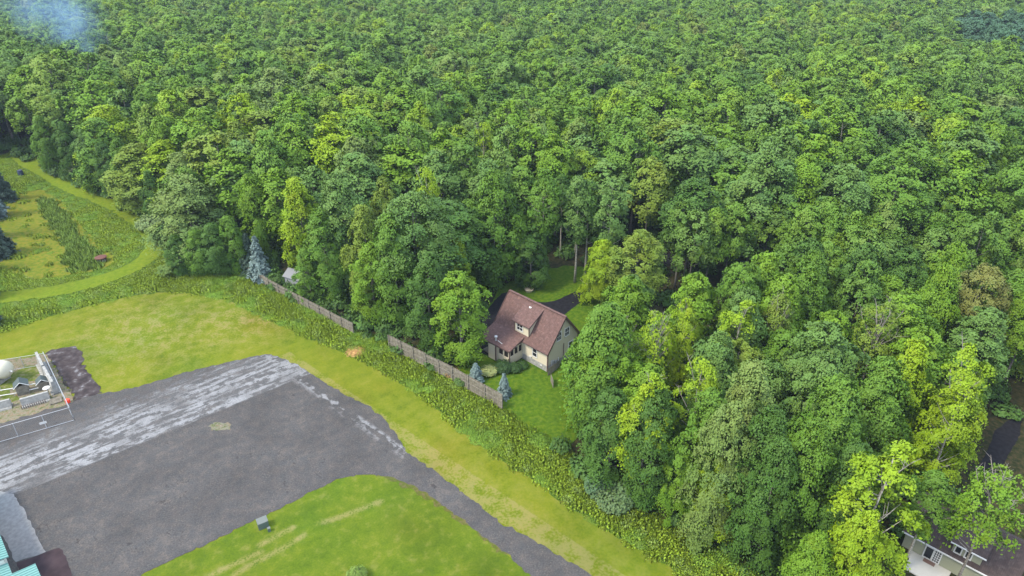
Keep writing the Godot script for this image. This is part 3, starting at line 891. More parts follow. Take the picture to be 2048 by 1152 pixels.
# ------------------------------------------------------------------ the other buildings
func make_second_house() -> void:
	# seen through the trees: dark roof, shed dormer, white gutters, double door on a pale terrace
	var t := thing("house", "dark-roofed house with white gutters and white double door, half hidden by trees", "house")
	var u := Vector3(0.7071, 0, 0.7071)
	var w := Vector3(0.7071, 0, -0.7071)
	var o := Vector3(37.82, 0.1, -42.7)
	t.transform = Transform3D(Basis(w, Vector3.UP, u), Vector3(o.x, 0, o.z))
	# local x runs into the house, z along the eaves towards the lower right
	var st := mb()
	box_between(st, Vector3(0, -0.05, -1.8), Vector3(5.0, 2.05, 6.5))
	part("wall", st, mats.siding_two, t)
	st = mb()
	slab(st, Vector3(-0.35, 2.0, -2.1), Vector3(3.0, 4.45, -2.1), Vector3(3.0, 4.45, 6.8), Vector3(-0.35, 2.0, 6.8), 0.12)
	part("roof", st, mats.roof_two, t)
	st = mb()
	slab(st, Vector3(3.0, 4.45, -2.1), Vector3(6.35, 2.0, -2.1), Vector3(6.35, 2.0, 6.8), Vector3(3.0, 4.45, 6.8), 0.12)
	part("roof", st, mats.roof_two, t)
	st = mb()
	bar(st, Vector3(-0.4, 1.94, -2.1), Vector3(-0.4, 1.94, 6.8), 0.1, 0.1)
	part("gutter", st, mats.white, t)
	st = mb()
	box_between(st, Vector3(0.05, 1.9, 1.75), Vector3(2.9, 3.45, 4.0))
	var d := part("dormer", st, mats.siding_two, t)
	st = mb()
	slab(st, Vector3(-0.25, 3.5, 1.5), Vector3(3.0, 4.7, 1.5), Vector3(3.0, 4.7, 4.25), Vector3(-0.25, 3.5, 4.25), 0.1)
	part("dormer_roof", st, mats.roof_two, d)
	st = mb()
	bar(st, Vector3(-0.3, 3.44, 1.5), Vector3(-0.3, 3.44, 4.25), 0.09, 0.1)
	part("dormer_gutter", st, mats.white, d)
	for z: float in [2.2, 3.0]:
		window_at(t, Vector3(0.05, 2.75, z), Vector3(0, 0, 1), 0.42, 0.72, 1, 1, mats.white)
	window_at(t, Vector3(0.0, 0.85, 0.32), Vector3(0, 0, 1), 0.6, 1.32, 1, 1, mats.white, "screen_door")
	window_at(t, Vector3(0.0, 0.85, 1.0), Vector3(0, 0, 1), 0.5, 1.32, 3, 5, mats.white, "glazed_door")
	st = mb()
	lathe(st, Vector3(0.9, 3.5, 2.1), Vector3.UP, [[0, 0.16], [0.05, 0.1], [0.4, 0.08]], 10)
	part("roof_vent", st, mats.white, t)
	st = mb()
	box_between(st, Vector3(-2.6, -0.12, -0.9), Vector3(-0.05, 0.12, 2.4))
	var pad := part("terrace", st, plain(lin(0.42, 0.41, 0.38), 0.9), self)
	pad.transform = t.transform
	pad.set_meta("kind", "structure")
	t = thing("door_mat", "patterned brown mat in front of the white double door", "mat", t.transform * Vector3(-0.35, 0.125, 0.65), PI / 4)
	st = mb()
	box(st, Vector3.ZERO, Vector3(0.95, 0.02, 0.5), Basis(Vector3.UP, PI / 2))
	part("mat", st, plain(lin(0.16, 0.10, 0.08), 0.95), t)
	# small shed roof seen between trunks
	t = thing("shed", "small white roofed shed between the trunks near the dark-roofed house", "shed", Vector3(33.75, 1.6, -48.73) - Vector3(0, 1.6, 0), 0.5)
	st = mb()
	box(st, Vector3(0, 0.75, 0), Vector3(1.0, 1.5, 0.8))
	part("wall", st, mats.old_wood, t)
	st = mb()
	slab(st, Vector3(-0.65, 1.6, -0.55), Vector3(0.65, 1.6, -0.55), Vector3(0.65, 1.5, 0.55), Vector3(-0.65, 1.5, 0.55), 0.05)
	part("roof", st, mats.white, t)


func ribbed_roof(parent: Node3D, called: String, o: Vector3, along: Vector3, up: Vector3, length: float, rise: float) -> void:
	var st := mb()
	slab(st, o, o + along * length, o + along * length + up * rise, o + up * rise, 0.08)
	var r := part(called, st, mats.teal, parent)
	var n := int(length / 0.3)
	for i in n + 1:
		st = mb()
		var p := o + along * (i * length / n) + Vector3(0, 0.03, 0)
		bar(st, p, p + up * rise, 0.05, 0.05)
		part("rib", st, mats.teal, r)


func make_metal_building() -> void:
	var t := thing("metal_building", "building with pale teal ribbed metal roofs beside the asphalt lot", "building")
	var a := Vector3(-43.58, 3.2, -40.1)
	var u := (a - Vector3(-45.85, 3.2, -42.42)).normalized()
	# a taller roof along the edge, falling towards the lot, and a lower one in front of it
	var v := Vector3(-u.z, 0, u.x)
	var st := mb()
	hexa(st, [a - u * 12.0 + v * 0.4 + Vector3(0, -3.2, 0), a + v * 0.4 + Vector3(0, -3.2, 0), a + v * 9.0 + Vector3(0, -3.2, 0), a - u * 12.0 + v * 9.0 + Vector3(0, -3.2, 0), a - u * 12.0 + v * 0.4 + Vector3(0, -0.1, 0), a + v * 0.4 + Vector3(0, -0.1, 0), a + v * 9.0 + Vector3(0, 0.6, 0), a - u * 12.0 + v * 9.0 + Vector3(0, 0.6, 0)])
	part("wall", st, plain(lin(0.5, 0.55, 0.5), 0.6), t)
	ribbed_roof(t, "roof", a - u * 14.0, u, (v + Vector3(0, 0.22, 0)).normalized(), 14.0, 8.0)
	var b := a + Vector3(0, -0.6, 0) + v * 0.25 + u * 0.05
	ribbed_roof(t, "lower_roof", b, u, (v + Vector3(0, 0.18, 0)).normalized(), 8.0, 7.0)
	var c := Vector3(-41.27, 2.6, -39.81)
	ribbed_roof(t, "canopy_roof", c, (u * 1.0).normalized(), (v + Vector3(0, 0.10, 0)).normalized(), 6.0, 2.7)
	st = mb()
	for k: float in [0.2, 5.8]:
		bar(st, Vector3(c.x, 0, c.z) + u * k + v * 0.2, c + u * k + v * 0.2 + Vector3(0, -0.08, 0), 0.12, 0.12)
	part("post", st, mats.galvanised, t)


# ------------------------------------------------------------------ gas tank yard
func wall_block(label: String, a: Vector3, b: Vector3, h: float, thick := 0.32) -> void:
	var t := thing("concrete_barrier", label, "barrier", (a + b) * 0.5, 0, "concrete barriers in the tank yard")
	var d := (b - a) * 0.5
	var s := Vector3(-d.z, 0, d.x).normalized()
	var st := mb()
	hexa(st, [-d - s * thick, d - s * thick, d + s * thick, -d + s * thick, -d - s * thick * 0.45 + Vector3(0, h, 0), d - s * thick * 0.45 + Vector3(0, h, 0), d + s * thick * 0.45 + Vector3(0, h, 0), -d + s * thick * 0.45 + Vector3(0, h, 0)])
	part("wall", st, mats.concrete, t)
	st = mb()
	hexa(st, [-d - s * (thick + 0.25), d - s * (thick + 0.25), d + s * (thick + 0.25), -d + s * (thick + 0.25), -d - s * (thick + 0.2) + Vector3(0, 0.18, 0), d - s * (thick + 0.2) + Vector3(0, 0.18, 0), d + s * (thick + 0.2) + Vector3(0, 0.18, 0), -d + s * (thick + 0.2) + Vector3(0, 0.18, 0)])
	part("footing", st, mats.concrete, t)


func make_tank_yard() -> void:
	# white gas tank lying on two saddles
	var t := thing("gas_tank", "large cream gas tank with domed end in the fenced yard", "tank")
	var ax := Vector3(0.98, 0, 0.2).normalized()
	var e := Vector3(-62.6, 2.0, -69.0)
	var st := mb()
	var prof := []
	for i in 9:
		var a := PI * 0.5 * i / 8.0
		prof.append([-6.4 - 0.9 * cos(a), 1.15 * sin(a)])
	for i in 9:
		var a := PI * 0.5 * (1.0 - i / 8.0)
		prof.append([0.0 + 0.9 * cos(a) - 0.9, 1.15 * sin(a)])
	st.set_smooth_group(0)
	lathe(st, e, ax, prof, 28)
	part("shell", st, plain(lin(0.45, 0.43, 0.34), 0.45), t)
	for k: float in [-5.6, -1.7]:
		st = mb()
		var c := e + ax * k
		box(st, Vector3(c.x, 0.55, c.z), Vector3(0.5, 1.1, 1.7), Basis(ax, Vector3.UP, ax.cross(Vector3.UP)))
		part("saddle", st, mats.concrete, t)
	st = mb()
	tube(st, [e + Vector3(0.0, -0.1, 0), e + ax * 0.3 + Vector3(0, -0.1, 0)], [0.09, 0.09], 8)
	part("valve", st, mats.white, t)
	# barriers
	wall_block("tall concrete barrier along the chain-link fence of the tank yard", Vector3(-61.9, 0.08, -73.1), Vector3(-59.3, 0.08, -70.2), 1.9)
	wall_block("tall concrete barrier in the tank yard with a white lamp on it", Vector3(-59.0, 0.08, -69.9), Vector3(-56.0, 0.08, -66.7), 1.9)
	wall_block("concrete barrier in front of the small grey huts", Vector3(-58.75, 0.08, -64.35), Vector3(-56.3, 0.08, -65.85), 1.1)
	wall_block("concrete barrier in front of the gas tank", Vector3(-64.5, 0.08, -61.9), Vector3(-60.0, 0.08, -64.4), 1.1)
	# two small valve huts
	for q: Array in [[Vector3(-60.3, 0.1, -67.1), 1.0, "grey gabled valve hut beside the gas tank pipes"], [Vector3(-58.3, 0.1, -68.0), 0.85, "narrow grey valve hut against the tall concrete barrier"]]:
		var h := thing("valve_hut", q[2], "hut", q[0], 0.62, "valve huts in the tank yard")
		var s: float = q[1]
		st = mb()
		for i in 7:
			for z: float in [-0.6, 0.6]:
				box(st, Vector3((-0.54 + i * 0.18) * s, 0.65 * s, z * s), Vector3(0.17 * s, 1.3 * s, 0.05))
			for x: float in [-0.62, 0.62]:
				box(st, Vector3(x * s, 0.65 * s, (-0.5 + i * 0.166) * s), Vector3(0.05, 1.3 * s, 0.155 * s))
		part("board_wall", st, mats.old_wood, h).set_meta("kind", "stuff")
		for k in [-1, 1]:
			st = mb()
			slab(st, Vector3(0, 1.85 * s, -0.75 * s), Vector3(0, 1.85 * s, 0.75 * s), Vector3(0.8 * s * k, 1.22 * s, 0.75 * s), Vector3(0.8 * s * k, 1.22 * s, -0.75 * s), 0.05)
			part("roof", st, plain(lin(0.06, 0.078, 0.08), 0.85), h)
		st = mb()
		for k in [-1, 1]:
			bar(st, Vector3(0, 1.85 * s, 0.78 * s), Vector3(0.82 * s * k, 1.2 * s, 0.78 * s), 0.05, 0.07)
		part("barge_board", st, mats.white, h)
	# pipe runs
	var runs := [
		["white gas pipe run from the tank past the gabled hut", [Vector3(-62.9, 0.9, -66.3), Vector3(-60.9, 0.9, -66.9), Vector3(-57.4, 0.9, -68.6)]],
		["second white gas pipe running beside the first one", [Vector3(-62.9, 0.5, -65.7), Vector3(-60.9, 0.5, -66.3), Vector3(-57.2, 0.5, -68.1)]],
		["white upright pipe frame at the tank's domed end", [Vector3(-63.0, 0.1, -65.5), Vector3(-63.0, 1.4, -65.9), Vector3(-63.2, 1.5, -67.3)]],
		["bent white pipe arm over the tall concrete barrier", [Vector3(-58.0, 0.2, -68.6), Vector3(-57.9, 1.7, -68.5), Vector3(-56.9, 1.8, -67.5), Vector3(-56.6, 0.3, -66.9)]],
	]
	for r: Array in runs:
		t = thing("gas_pipe", r[0], "pipe")
		st = mb()
		var rad := []
		for i in r[1].size():
			rad.append(0.055)
		tube(st, r[1], rad, 8)
		part("pipe", st, mats.white, t)
		st = mb()
		for p: Vector3 in r[1]:
			tube(st, [Vector3(p.x, 0, p.z), Vector3(p.x, p.y, p.z)], [0.035, 0.035], 6)
		part("support", st, mats.galvanised, t).set_meta("kind", "stuff")
	t = thing("meter_dish", "small white round cover on a post behind the hut barrier", "cover", Vector3(-57.0, 0.1, -66.7))
	st = mb()
	lathe(st, Vector3(0, 0.9, 0), Vector3.UP, [[0, 0.05], [0.02, 0.42], [0.1, 0.40], [0.16, 0.1]], 14)
	part("cover", st, mats.white, t)
	st = mb()
	tube(st, [Vector3.ZERO, Vector3(0, 0.95, 0)], [0.05, 0.05], 6)
	part("post", st, mats.galvanised, t)
	t = thing("pump_cover", "pale blue plastic cover lying by the valve hut", "cover", Vector3(-59.0, 0.1, -65.6))
	st = mb()
	lathe(st, Vector3.ZERO, Vector3.UP, [[0, 0.3], [0.2, 0.28], [0.32, 0.15]], 10)
	part("shell", st, plain(lin(0.35, 0.6, 0.68), 0.5), t)
	t = thing("pipe_coupling", "small red drum beside the chain-link fence", "drum", Vector3(-53.7, 0.1, -65.1))
	st = mb()
	lathe(st, Vector3.ZERO, Vector3.UP, [[0, 0.26], [0.42, 0.26], [0.46, 0.2]], 12)
	part("body", st, plain(lin(0.75, 0.06, 0.03), 0.5), t)
	t = thing("pallet", "pale wooden pallet at the end of the tall barrier", "pallet", Vector3(-55.3, 0.12, -65.3), 0.6)
	for i in 5:
		st = mb()
		box(st, Vector3(0, 0.14, -0.5 + i * 0.25), Vector3(1.3, 0.03, 0.16))
		part("slat", st, mats.old_wood, t)
	for i in 3:
		st = mb()
		box(st, Vector3(-0.55 + i * 0.55, 0.06, 0), Vector3(0.1, 0.12, 1.15))
		part("runner", st, mats.old_wood, t)
	t = thing("bike_rack", "row of dark iron stakes along the hut barrier", "rack", Vector3(-57.4, 0.1, -64.4), 0.545)
	for i in 12:
		st = mb()
		tube(st, [Vector3(-1.2 + i * 0.22, 0, 0), Vector3(-1.2 + i * 0.22, 0.5, 0.05)], [0.04, 0.04], 5)
		part("stake", st, mats.trim, t)
	# chain-link fence: posts, rails, mesh fabric
	var far_c := Vector3(-60.9, 0.05, -73.0)
	var corner := Vector3(-51.1, 0.05, -61.8)
	var left := Vector3(-70.0, 0.05, -50.5)
	chain_link("galvanised chain-link fence between the tank yard and the lot", far_c, corner, 2.0)
	chain_link("galvanised chain-link fence along the front of the tank yard", corner, left, 1.95)
	chain_link("chain-link fence behind the tank yard at the grass edge", Vector3(-76.0, 0.05, -68.0), far_c, 1.8)
	t = thing("notice_plate", "small white plate hung on the front chain-link fence", "sign", Vector3(-53.5, 1.05, -60.25), 0.545)
	st = mb()
	box(st, Vector3(0, 0, 0.06), Vector3(0.7, 0.3, 0.02))
	part("plate", st, mats.white, t)


func chain_link(label: String, a: Vector3, b: Vector3, h: float) -> void:
	var t := thing("chain_link_fence", label, "fence", a, 0, "chain-link fences of the tank yard")
	var d := b - a
	var n := int(round(d.length() / 2.6))
	for i in n + 1:
		var p := d * i / n
		var st := mb()
		tube(st, [p, p + Vector3(0, h, 0)], [0.04, 0.04], 7)
		part("post", st, mats.galvanised, t)
	for y: float in [h - 0.03, 0.08]:
		var st := mb()
		tube(st, [Vector3(0, y, 0), d + Vector3(0, y, 0)], [0.028, 0.028], 6)
		part("rail", st, mats.galvanised, t)
	# diagonal wires of the fabric
	var st := mb()
	var len := d.length()
	var ux := d / len
	var pitch := 0.22
	var side := Vector3(-ux.z, 0, ux.x) * 0.004
	var k := -h
	while k < len:
		for s: int in [0, 1]:
			var s0 := clampf(k, 0.0, len)
			var s1 := clampf(k + h, 0.0, len)
			if s1 - s0 > 0.05:
				var y0 := s0 - k
				var y1 := s1 - k
				if s == 1:
					y0 = h - y0
					y1 = h - y1
				var p0: Vector3 = ux * s0 + Vector3(0, y0, 0) + side * (s * 2 - 1)
				var p1: Vector3 = ux * s1 + Vector3(0, y1, 0) + side * (s * 2 - 1)
				var q := Vector3(0, 0.007, 0)
				quad(st, p0 - q, p0 + q, p1 + q, p1 - q)
		k += pitch
	part("wire_fabric", st, mats.wire, t).set_meta("kind", "stuff")


func make_small_things() -> void:
	var t := thing("transformer_box", "green metal utility box with pale lid at the lawn edge", "utility box", Vector3(-24.04, 0, -46.22), 0.55)
	var st := mb()
	box(st, Vector3(0, 0.42, 0), Vector3(0.95, 0.8, 0.75))
	part("cabinet", st, mats.green_box, t)
	st = mb()
	hexa(st, [Vector3(-0.5, 0.82, -0.4), Vector3(0.5, 0.82, -0.4), Vector3(0.5, 0.82, 0.4), Vector3(-0.5, 0.82, 0.4), Vector3(-0.48, 0.93, -0.38), Vector3(0.48, 0.93, -0.38), Vector3(0.48, 0.86, 0.38), Vector3(-0.48, 0.86, 0.38)])
	part("lid", st, mats.green_box_lid, t)
	st = mb()
	box(st, Vector3(0, 0.02, 0), Vector3(1.15, 0.06, 0.95))
	part("pad", st, mats.concrete, t)
	t = thing("pedestal", "small dark utility pedestal beside the green utility box", "utility box", Vector3(-23.27, 0, -45.62), 0.5)
	st = mb()
	box(st, Vector3(0, 0.22, 0), Vector3(0.26, 0.44, 0.26))
	part("body", st, mats.green_box, t)
	st = mb()
	box(st, Vector3(0, 0.47, 0), Vector3(0.29, 0.06, 0.29))
	part("cap", st, mats.green_box_lid, t)
	# outlet riser of the basin: rusty lid on short legs over a stone collar
	var p := PackedVector2Array([Vector2(-71.34, -105.49)])
	t = thing("drain_riser", "rusty round drain cover on legs in the grassed basin", "drain", on_ground(p[0]))
	st = mb()
	lathe(st, Vector3(0, 0.75, 0), Vector3.UP, [[0, 0.95], [0.12, 0.97], [0.2, 0.8], [0.28, 0.12]], 18)
	part("lid", st, plain(lin(0.115, 0.05, 0.04), 0.85), t)
	for i in 6:
		st = mb()
		var a := TAU * i / 6
		tube(st, [Vector3(cos(a) * 0.8, 0, sin(a) * 0.8), Vector3(cos(a) * 0.8, 0.78, sin(a) * 0.8)], [0.06, 0.06], 6)
		part("leg", st, mats.trim, t)
	st = mb()
	lathe(st, Vector3.ZERO, Vector3.UP, [[0, 0.75], [0.45, 0.7]], 14)
	part("collar", st, mats.concrete, t)
	t = thing("barrel", "dark blue barrel in the weeds by the spruces", "barrel", Vector3(-110.42, 0, -145.82))
	st = mb()
	lathe(st, Vector3.ZERO, Vector3.UP, [[0, 0.5], [0.4, 0.56], [0.9, 0.56], [1.3, 0.5]], 14)
	part("body", st, plain(lin(0.03, 0.045, 0.09), 0.5), t)
	st = mb()
	lathe(st, Vector3(0, 1.3, 0), Vector3.UP, [[0, 0.52], [0.06, 0.5]], 14)
	part("lid", st, plain(lin(0.05, 0.06, 0.1), 0.5), t)
	# planter with a stump on the back lawn, hose by the drive
	t = thing("planter", "round cream planter tub beside a grey stump on the back lawn", "planter", Vector3(2.66, 0, -92.68))
	st = mb()
	lathe(st, Vector3.ZERO, Vector3.UP, [[0, 0.5], [0.42, 0.72], [0.5, 0.74], [0.5, 0.62], [0.38, 0.58]], 16)
	part("tub", st, plain(lin(0.5, 0.42, 0.3), 0.8), t)
	st = mb()
	lathe(st, Vector3(0, 0.38, 0), Vector3.UP, [[0, 0.58], [0.04, 0.4], [0.06, 0.05]], 12)
	part("soil", st, mats.trim, t)
	t = thing("stump", "grey weathered stump standing behind the cream planter", "stump", Vector3(2.53, 0, -93.65))
	st = mb()
	tube(st, [Vector3.ZERO, Vector3(0.05, 0.5, 0), Vector3(0.0, 1.1, 0.02)], [0.45, 0.3, 0.24], 9)
	part("stem", st, mats.bark, t)
	t = thing("fallen_branch", "bare pale branch hanging over the driveway edge", "branch", Vector3(11.71, 0, -93.97))
	st = mb()
	tube(st, [Vector3(-0.8, 0.9, -0.8), Vector3(0.3, 0.7, 0.5), Vector3(1.2, 0.3, 2.0)], [0.02, 0.05, 0.04], 6)
	part("stem", st, mats.twig, t)
	# heap of straw by the weeds
	t = thing("straw_heap", "low heap of orange straw at the weed edge", "heap", Vector3(-21.05, 0, -75.86))
	var r := RandomNumberGenerator.new()
	r.seed = 4
	st = mb()
	for i in 500:
		var a := r.randf() * TAU
		var d := sqrt(r.randf()) * 1.2
		var c := Vector3(cos(a) * d * 1.1, 0.04 + 0.30 * (1.0 - d / 1.3) + r.randf() * 0.08, sin(a) * d)
		var v := r.randf_range(0.6, 1.2)
		st.set_color(Color(v, v, v))
		bar(st, c, c + Vector3(r.randfn(), r.randfn() * 0.25, r.randfn()).normalized() * r.randf_range(0.15, 0.4), 0.045, 0.02)
	var sm := plain(lin(0.50, 0.30, 0.12), 0.95)
	sm.vertex_color_use_as_albedo = true
	part("straw", st, sm, t).set_meta("kind", "stuff")
	st = mb()
	lathe(st, Vector3.ZERO, Vector3.UP, [[0, 1.2], [0.12, 0.9], [0.26, 0.3], [0.28, 0.02]], 14)
	part("mound", st, sm, t)
	# pale shed glimpsed behind the fence
	t = thing("shed", "pale grey garden shed glimpsed behind the long board fence", "shed", Vector3(-33.81, 0, -94.3), -0.5)
	st = mb()
	box(st, Vector3(0, 1.1, 0), Vector3(3.0, 2.2, 2.4))
	part("wall", st, plain(lin(0.22, 0.23, 0.25), 0.7), t)
	for k in [-1, 1]:
		st = mb()
		slab(st, Vector3(-1.7, 3.0, 0), Vector3(1.7, 3.0, 0), Vector3(1.7, 2.1, 1.45 * k), Vector3(-1.7, 2.1, 1.45 * k), 0.07)
		part("roof", st, plain(lin(0.16, 0.165, 0.175), 0.7), t)


# ------------------------------------------------------------------ trees
func leaf_mesh(out: Dictionary, r: RandomNumberGenerator, c: Vector3, n: Vector3, soft: Vector3, size: float, col: Color, own := 0.65) -> void:
	var x := n.cross(Vector3(r.randf() - 0.5, r.randf() - 0.5, r.randf() - 0.5)).normalized()
	var y := n.cross(x)
	var a := size * r.randf_range(0.75, 1.3)
	var b := a * r.randf_range(0.5, 0.75)
	var i: int = out.v.size()
	var dip := n * a * 0.22
	out.v.append_array([c - x * a, c + y * b - dip, c + x * a, c - y * b - dip])
	var nn := (n * own + soft * (1.15 - own)).normalized()
	out.n.append_array([nn, nn, nn, nn])
	out.c.append_array([col, col, col, col])
	out.i.append_array([i, i + 1, i + 2, i, i + 2, i + 3])


func blank() -> Dictionary:
	return {"v": PackedVector3Array(), "n": PackedVector3Array(), "c": PackedColorArray(), "i": PackedInt32Array()}


func commit(out: Dictionary) -> ArrayMesh:
	var arr := []
	arr.resize(Mesh.ARRAY_MAX)
	arr[Mesh.ARRAY_VERTEX] = out.v
	arr[Mesh.ARRAY_NORMAL] = out.n
	arr[Mesh.ARRAY_COLOR] = out.c
	arr[Mesh.ARRAY_INDEX] = out.i
	var m := ArrayMesh.new()
	m.add_surface_from_arrays(Mesh.PRIMITIVE_TRIANGLES, arr)
	return m


func profile(shape: String, t: float) -> float:
	if shape == "round":
		return sqrt(maxf(0.0, 1.0 - pow(absf(t - 0.42) / 0.6, 2.2)))
	if shape == "oval":
		return pow(sin(PI * pow(clampf(t, 0.0, 1.0), 0.72) * 0.97 + 0.03), 0.72)
	if shape == "column":
		return pow(sin(PI * pow(clampf(t, 0.0, 1.0), 0.85)), 0.45)
	return sqrt(maxf(0.0, 1.0 - pow(t, 2.0)))  # dome


# a broadleaf tree of height 10 x and radius as given: returns {crown, trunk} meshes
func grow(sd: int, h: float, rad: float, base: float, shape: String, clumps: int, leaves: int, size: float, gaps := 0.0, bare := 0) -> Dictionary:
	var r := RandomNumberGenerator.new()
	r.seed = sd
	var out := blank()
	var y0 := h * base
	var ph := r.randf() * TAU
	var lobes := r.randi_range(3, 5)
	var lean := Vector3(r.randf_range(-0.4, 0.4), 0, r.randf_range(-0.4, 0.4)) * rad * 0.35
	var centres := []
	for i in clumps:
		var t := (i + r.randf()) / clumps
		t = pow(t, 0.85)
		var ang := i * 2.39996 + r.randf_range(-0.5, 0.5)
		var rr := rad * profile(shape, t) * (1.0 + 0.20 * sin(lobes * ang + ph + t * 5.0))
		var k := sqrt(r.randf_range(0.42, 1.0))
		if r.randf() < gaps:
			continue
		var cr := rad * r.randf_range(0.20, 0.42) * (1.0 - 0.25 * t)
		rr = maxf(rr * k - cr * 0.45, 0.0)
		var c := Vector3(cos(ang) * rr, y0 + (h - y0) * t - cr * 0.4, sin(ang) * rr) + lean * t
		centres.append(c)
		var tint := r.randf_range(0.86, 1.14)
		var hue := r.randf_range(-0.10, 0.12)
		var outward := Vector3(c.x, rad * 0.25, c.z).normalized()
		var n_leaf := int(leaves * pow(cr / (rad * 0.27), 2.0) / clumps)
		var stretch := Vector3(r.randf_range(0.75, 1.3), r.randf_range(0.55, 0.85), r.randf_range(0.75, 1.3)) * cr
		var sprays := maxi(5, int(9.0 * pow(cr / (rad * 0.27), 2.0)))
		for q in sprays:
			var u := Vector3(r.randfn(), r.randfn(), r.randfn()).normalized()
			if u.dot(outward + Vector3(0, 0.9, 0)) < -0.2:
				u = -u
			var sc := c + u * stretch * r.randf_range(0.62, 1.1)
			var sr := cr * r.randf_range(0.34, 0.6)
			var axis := (u * 0.5 + Vector3(0, 0.5, 0) + outward * 0.25 + Vector3(r.randfn(), r.randfn(), r.randfn()) * 0.22).normalized()
			var dome := ((sc - Vector3(lean.x * t, y0 + (h - y0) * 0.3, lean.z * t)) * Vector3(1.0, 0.9 * rad / (h - y0) * 1.6, 1.0)).normalized()
			var soft := (u * 0.35 + axis * 0.45 + dome * 0.75).normalized()
			var sv := tint * r.randf_range(0.9, 1.1)
			for l in int(float(n_leaf) / sprays):
				var off := Vector3(r.randfn(), r.randfn(), r.randfn()) * sr * 0.62
				off -= axis * off.dot(axis) * 0.72
				off -= Vector3(0, 0.35, 0) * off.length_squared() / sr
				var n := (axis * 0.8 + Vector3(r.randfn(), r.randfn(), r.randfn()) * 0.4).normalized()
				var v := sv * r.randf_range(0.91, 1.09)
				leaf_mesh(out, r, sc + off, n, soft, size, Color(v * (1.0 + hue), v, v * (1.0 - hue * 0.8)), 0.26)
	# trunk and limbs
	var st := mb()
	st.set_smooth_group(0)
	var path := []
	var radii := []
	var tr := 0.009 * h + 0.018 * rad
	for i in 7:
		var t := i / 6.0
		path.append(Vector3(r.randf_range(-0.1, 0.1) * (t + 0.2), h * 0.92 * t, r.randf_range(-0.1, 0.1) * (t + 0.2)) + lean * maxf(t - base, 0.0))
		radii.append(tr * (1.25 if i == 0 else 1.0 - 0.88 * t))
	tube(st, path, radii, 7)
	var step := maxi(1, centres.size() / 16)
	for i in range(0, centres.size(), step):
		var c: Vector3 = centres[i]
		var y := clampf(c.y - Vector2(c.x, c.z).length() * 0.75, h * 0.18, h * 0.85)
		var a: Vector3 = path[int(y / (h * 0.92) * 6.0)].lerp(path[mini(6, int(y / (h * 0.92) * 6.0) + 1)], fmod(y / (h * 0.92) * 6.0, 1.0))
		var mid := a.lerp(c, 0.55) + Vector3(0, -0.12 * rad * 0.5, 0)
		var w := tr * (1.0 - 0.8 * y / h) * 0.55
		tube(st, [a, mid, c], [w, w * 0.6, w * 0.2], 5)
	st.generate_normals()
	var trunk := st.commit()
	var twigs: ArrayMesh = null
	if bare:
		var bt := mb()
		for i in bare:
			var ang := r.randf() * TAU
			var t := r.randf_range(0.55, 0.95)
			var rr := rad * profile(shape, t) * r.randf_range(0.2, 0.9)
			var a := Vector3(cos(ang) * rr * 0.3, y0 + (h - y0) * t * 0.8, sin(ang) * rr * 0.3)
			var b := Vector3(cos(ang) * rr, y0 + (h - y0) * t, sin(ang) * rr)
			var c := b + Vector3(cos(ang) * 0.5, 1.0, sin(ang) * 0.5) * rad * r.randf_range(0.25, 0.5)
			tube(bt, [a, b, c], [0.06, 0.04, 0.012], 4)
			for k in 5:
				var s := b.lerp(c, k / 5.0)
				tube(bt, [s, s + Vector3(r.randfn() * 0.6, r.randf_range(0.3, 1.0), r.randfn() * 0.6) * rad * 0.22], [0.02, 0.008], 3)
		bt.generate_normals()
		twigs = bt.commit()
	return {"crown": commit(out), "trunk": trunk, "twigs": twigs, "h": h, "r": rad}


func grow_spruce(sd: int, h: float, rad: float, size: float, density: float) -> Dictionary:
	var r := RandomNumberGenerator.new()
	r.seed = sd
	var out := blank()
	var st := mb()
	tube(st, [Vector3.ZERO, Vector3(0, h * 0.98, 0)], [0.02 * h, 0.01], 7)
	var y := h * 0.04
	while y < h * 0.97:
		var t := y / h
		var ring := rad * pow(1.0 - t, 0.85) + 0.06
		var n := int(lerpf(13, 6, t))
		var off := r.randf() * TAU
		for k in n:
			var ang := off + TAU * k / n + r.randf_range(-0.2, 0.2)
			var len := ring * r.randf_range(0.62, 1.2)
			var d := Vector3(cos(ang), 0, sin(ang))
			var side := Vector3(-d.z, 0, d.x)
			var tint := r.randf_range(0.75, 1.2)
			var m := int(len * density) + 4
			for l in m:
				var f := sqrt(r.randf())
				var w := len * 0.30 * (1.0 - f * 0.75)
				var p := d * len * f + Vector3(0, y + len * (0.10 * f - 0.38 * f * f) + r.randf_range(-0.05, 0.05) * len, 0) + side * r.randf_range(-1, 1) * w
				p += Vector3(r.randfn(), r.randfn(), r.randfn()) * len * 0.05
				var nn := (Vector3.UP * 0.8 + d * 0.45 + Vector3(r.randfn(), r.randfn(), r.randfn()) * 0.4).normalized()
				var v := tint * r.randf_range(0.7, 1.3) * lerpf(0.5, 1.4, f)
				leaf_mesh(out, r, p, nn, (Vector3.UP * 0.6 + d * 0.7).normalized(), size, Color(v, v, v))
		y += lerpf(0.055, 0.035, t) * h
	st.generate_normals()
	return {"crown": commit(out), "trunk": st.commit(), "twigs": null, "h": h, "r": rad}


var kinds := {}


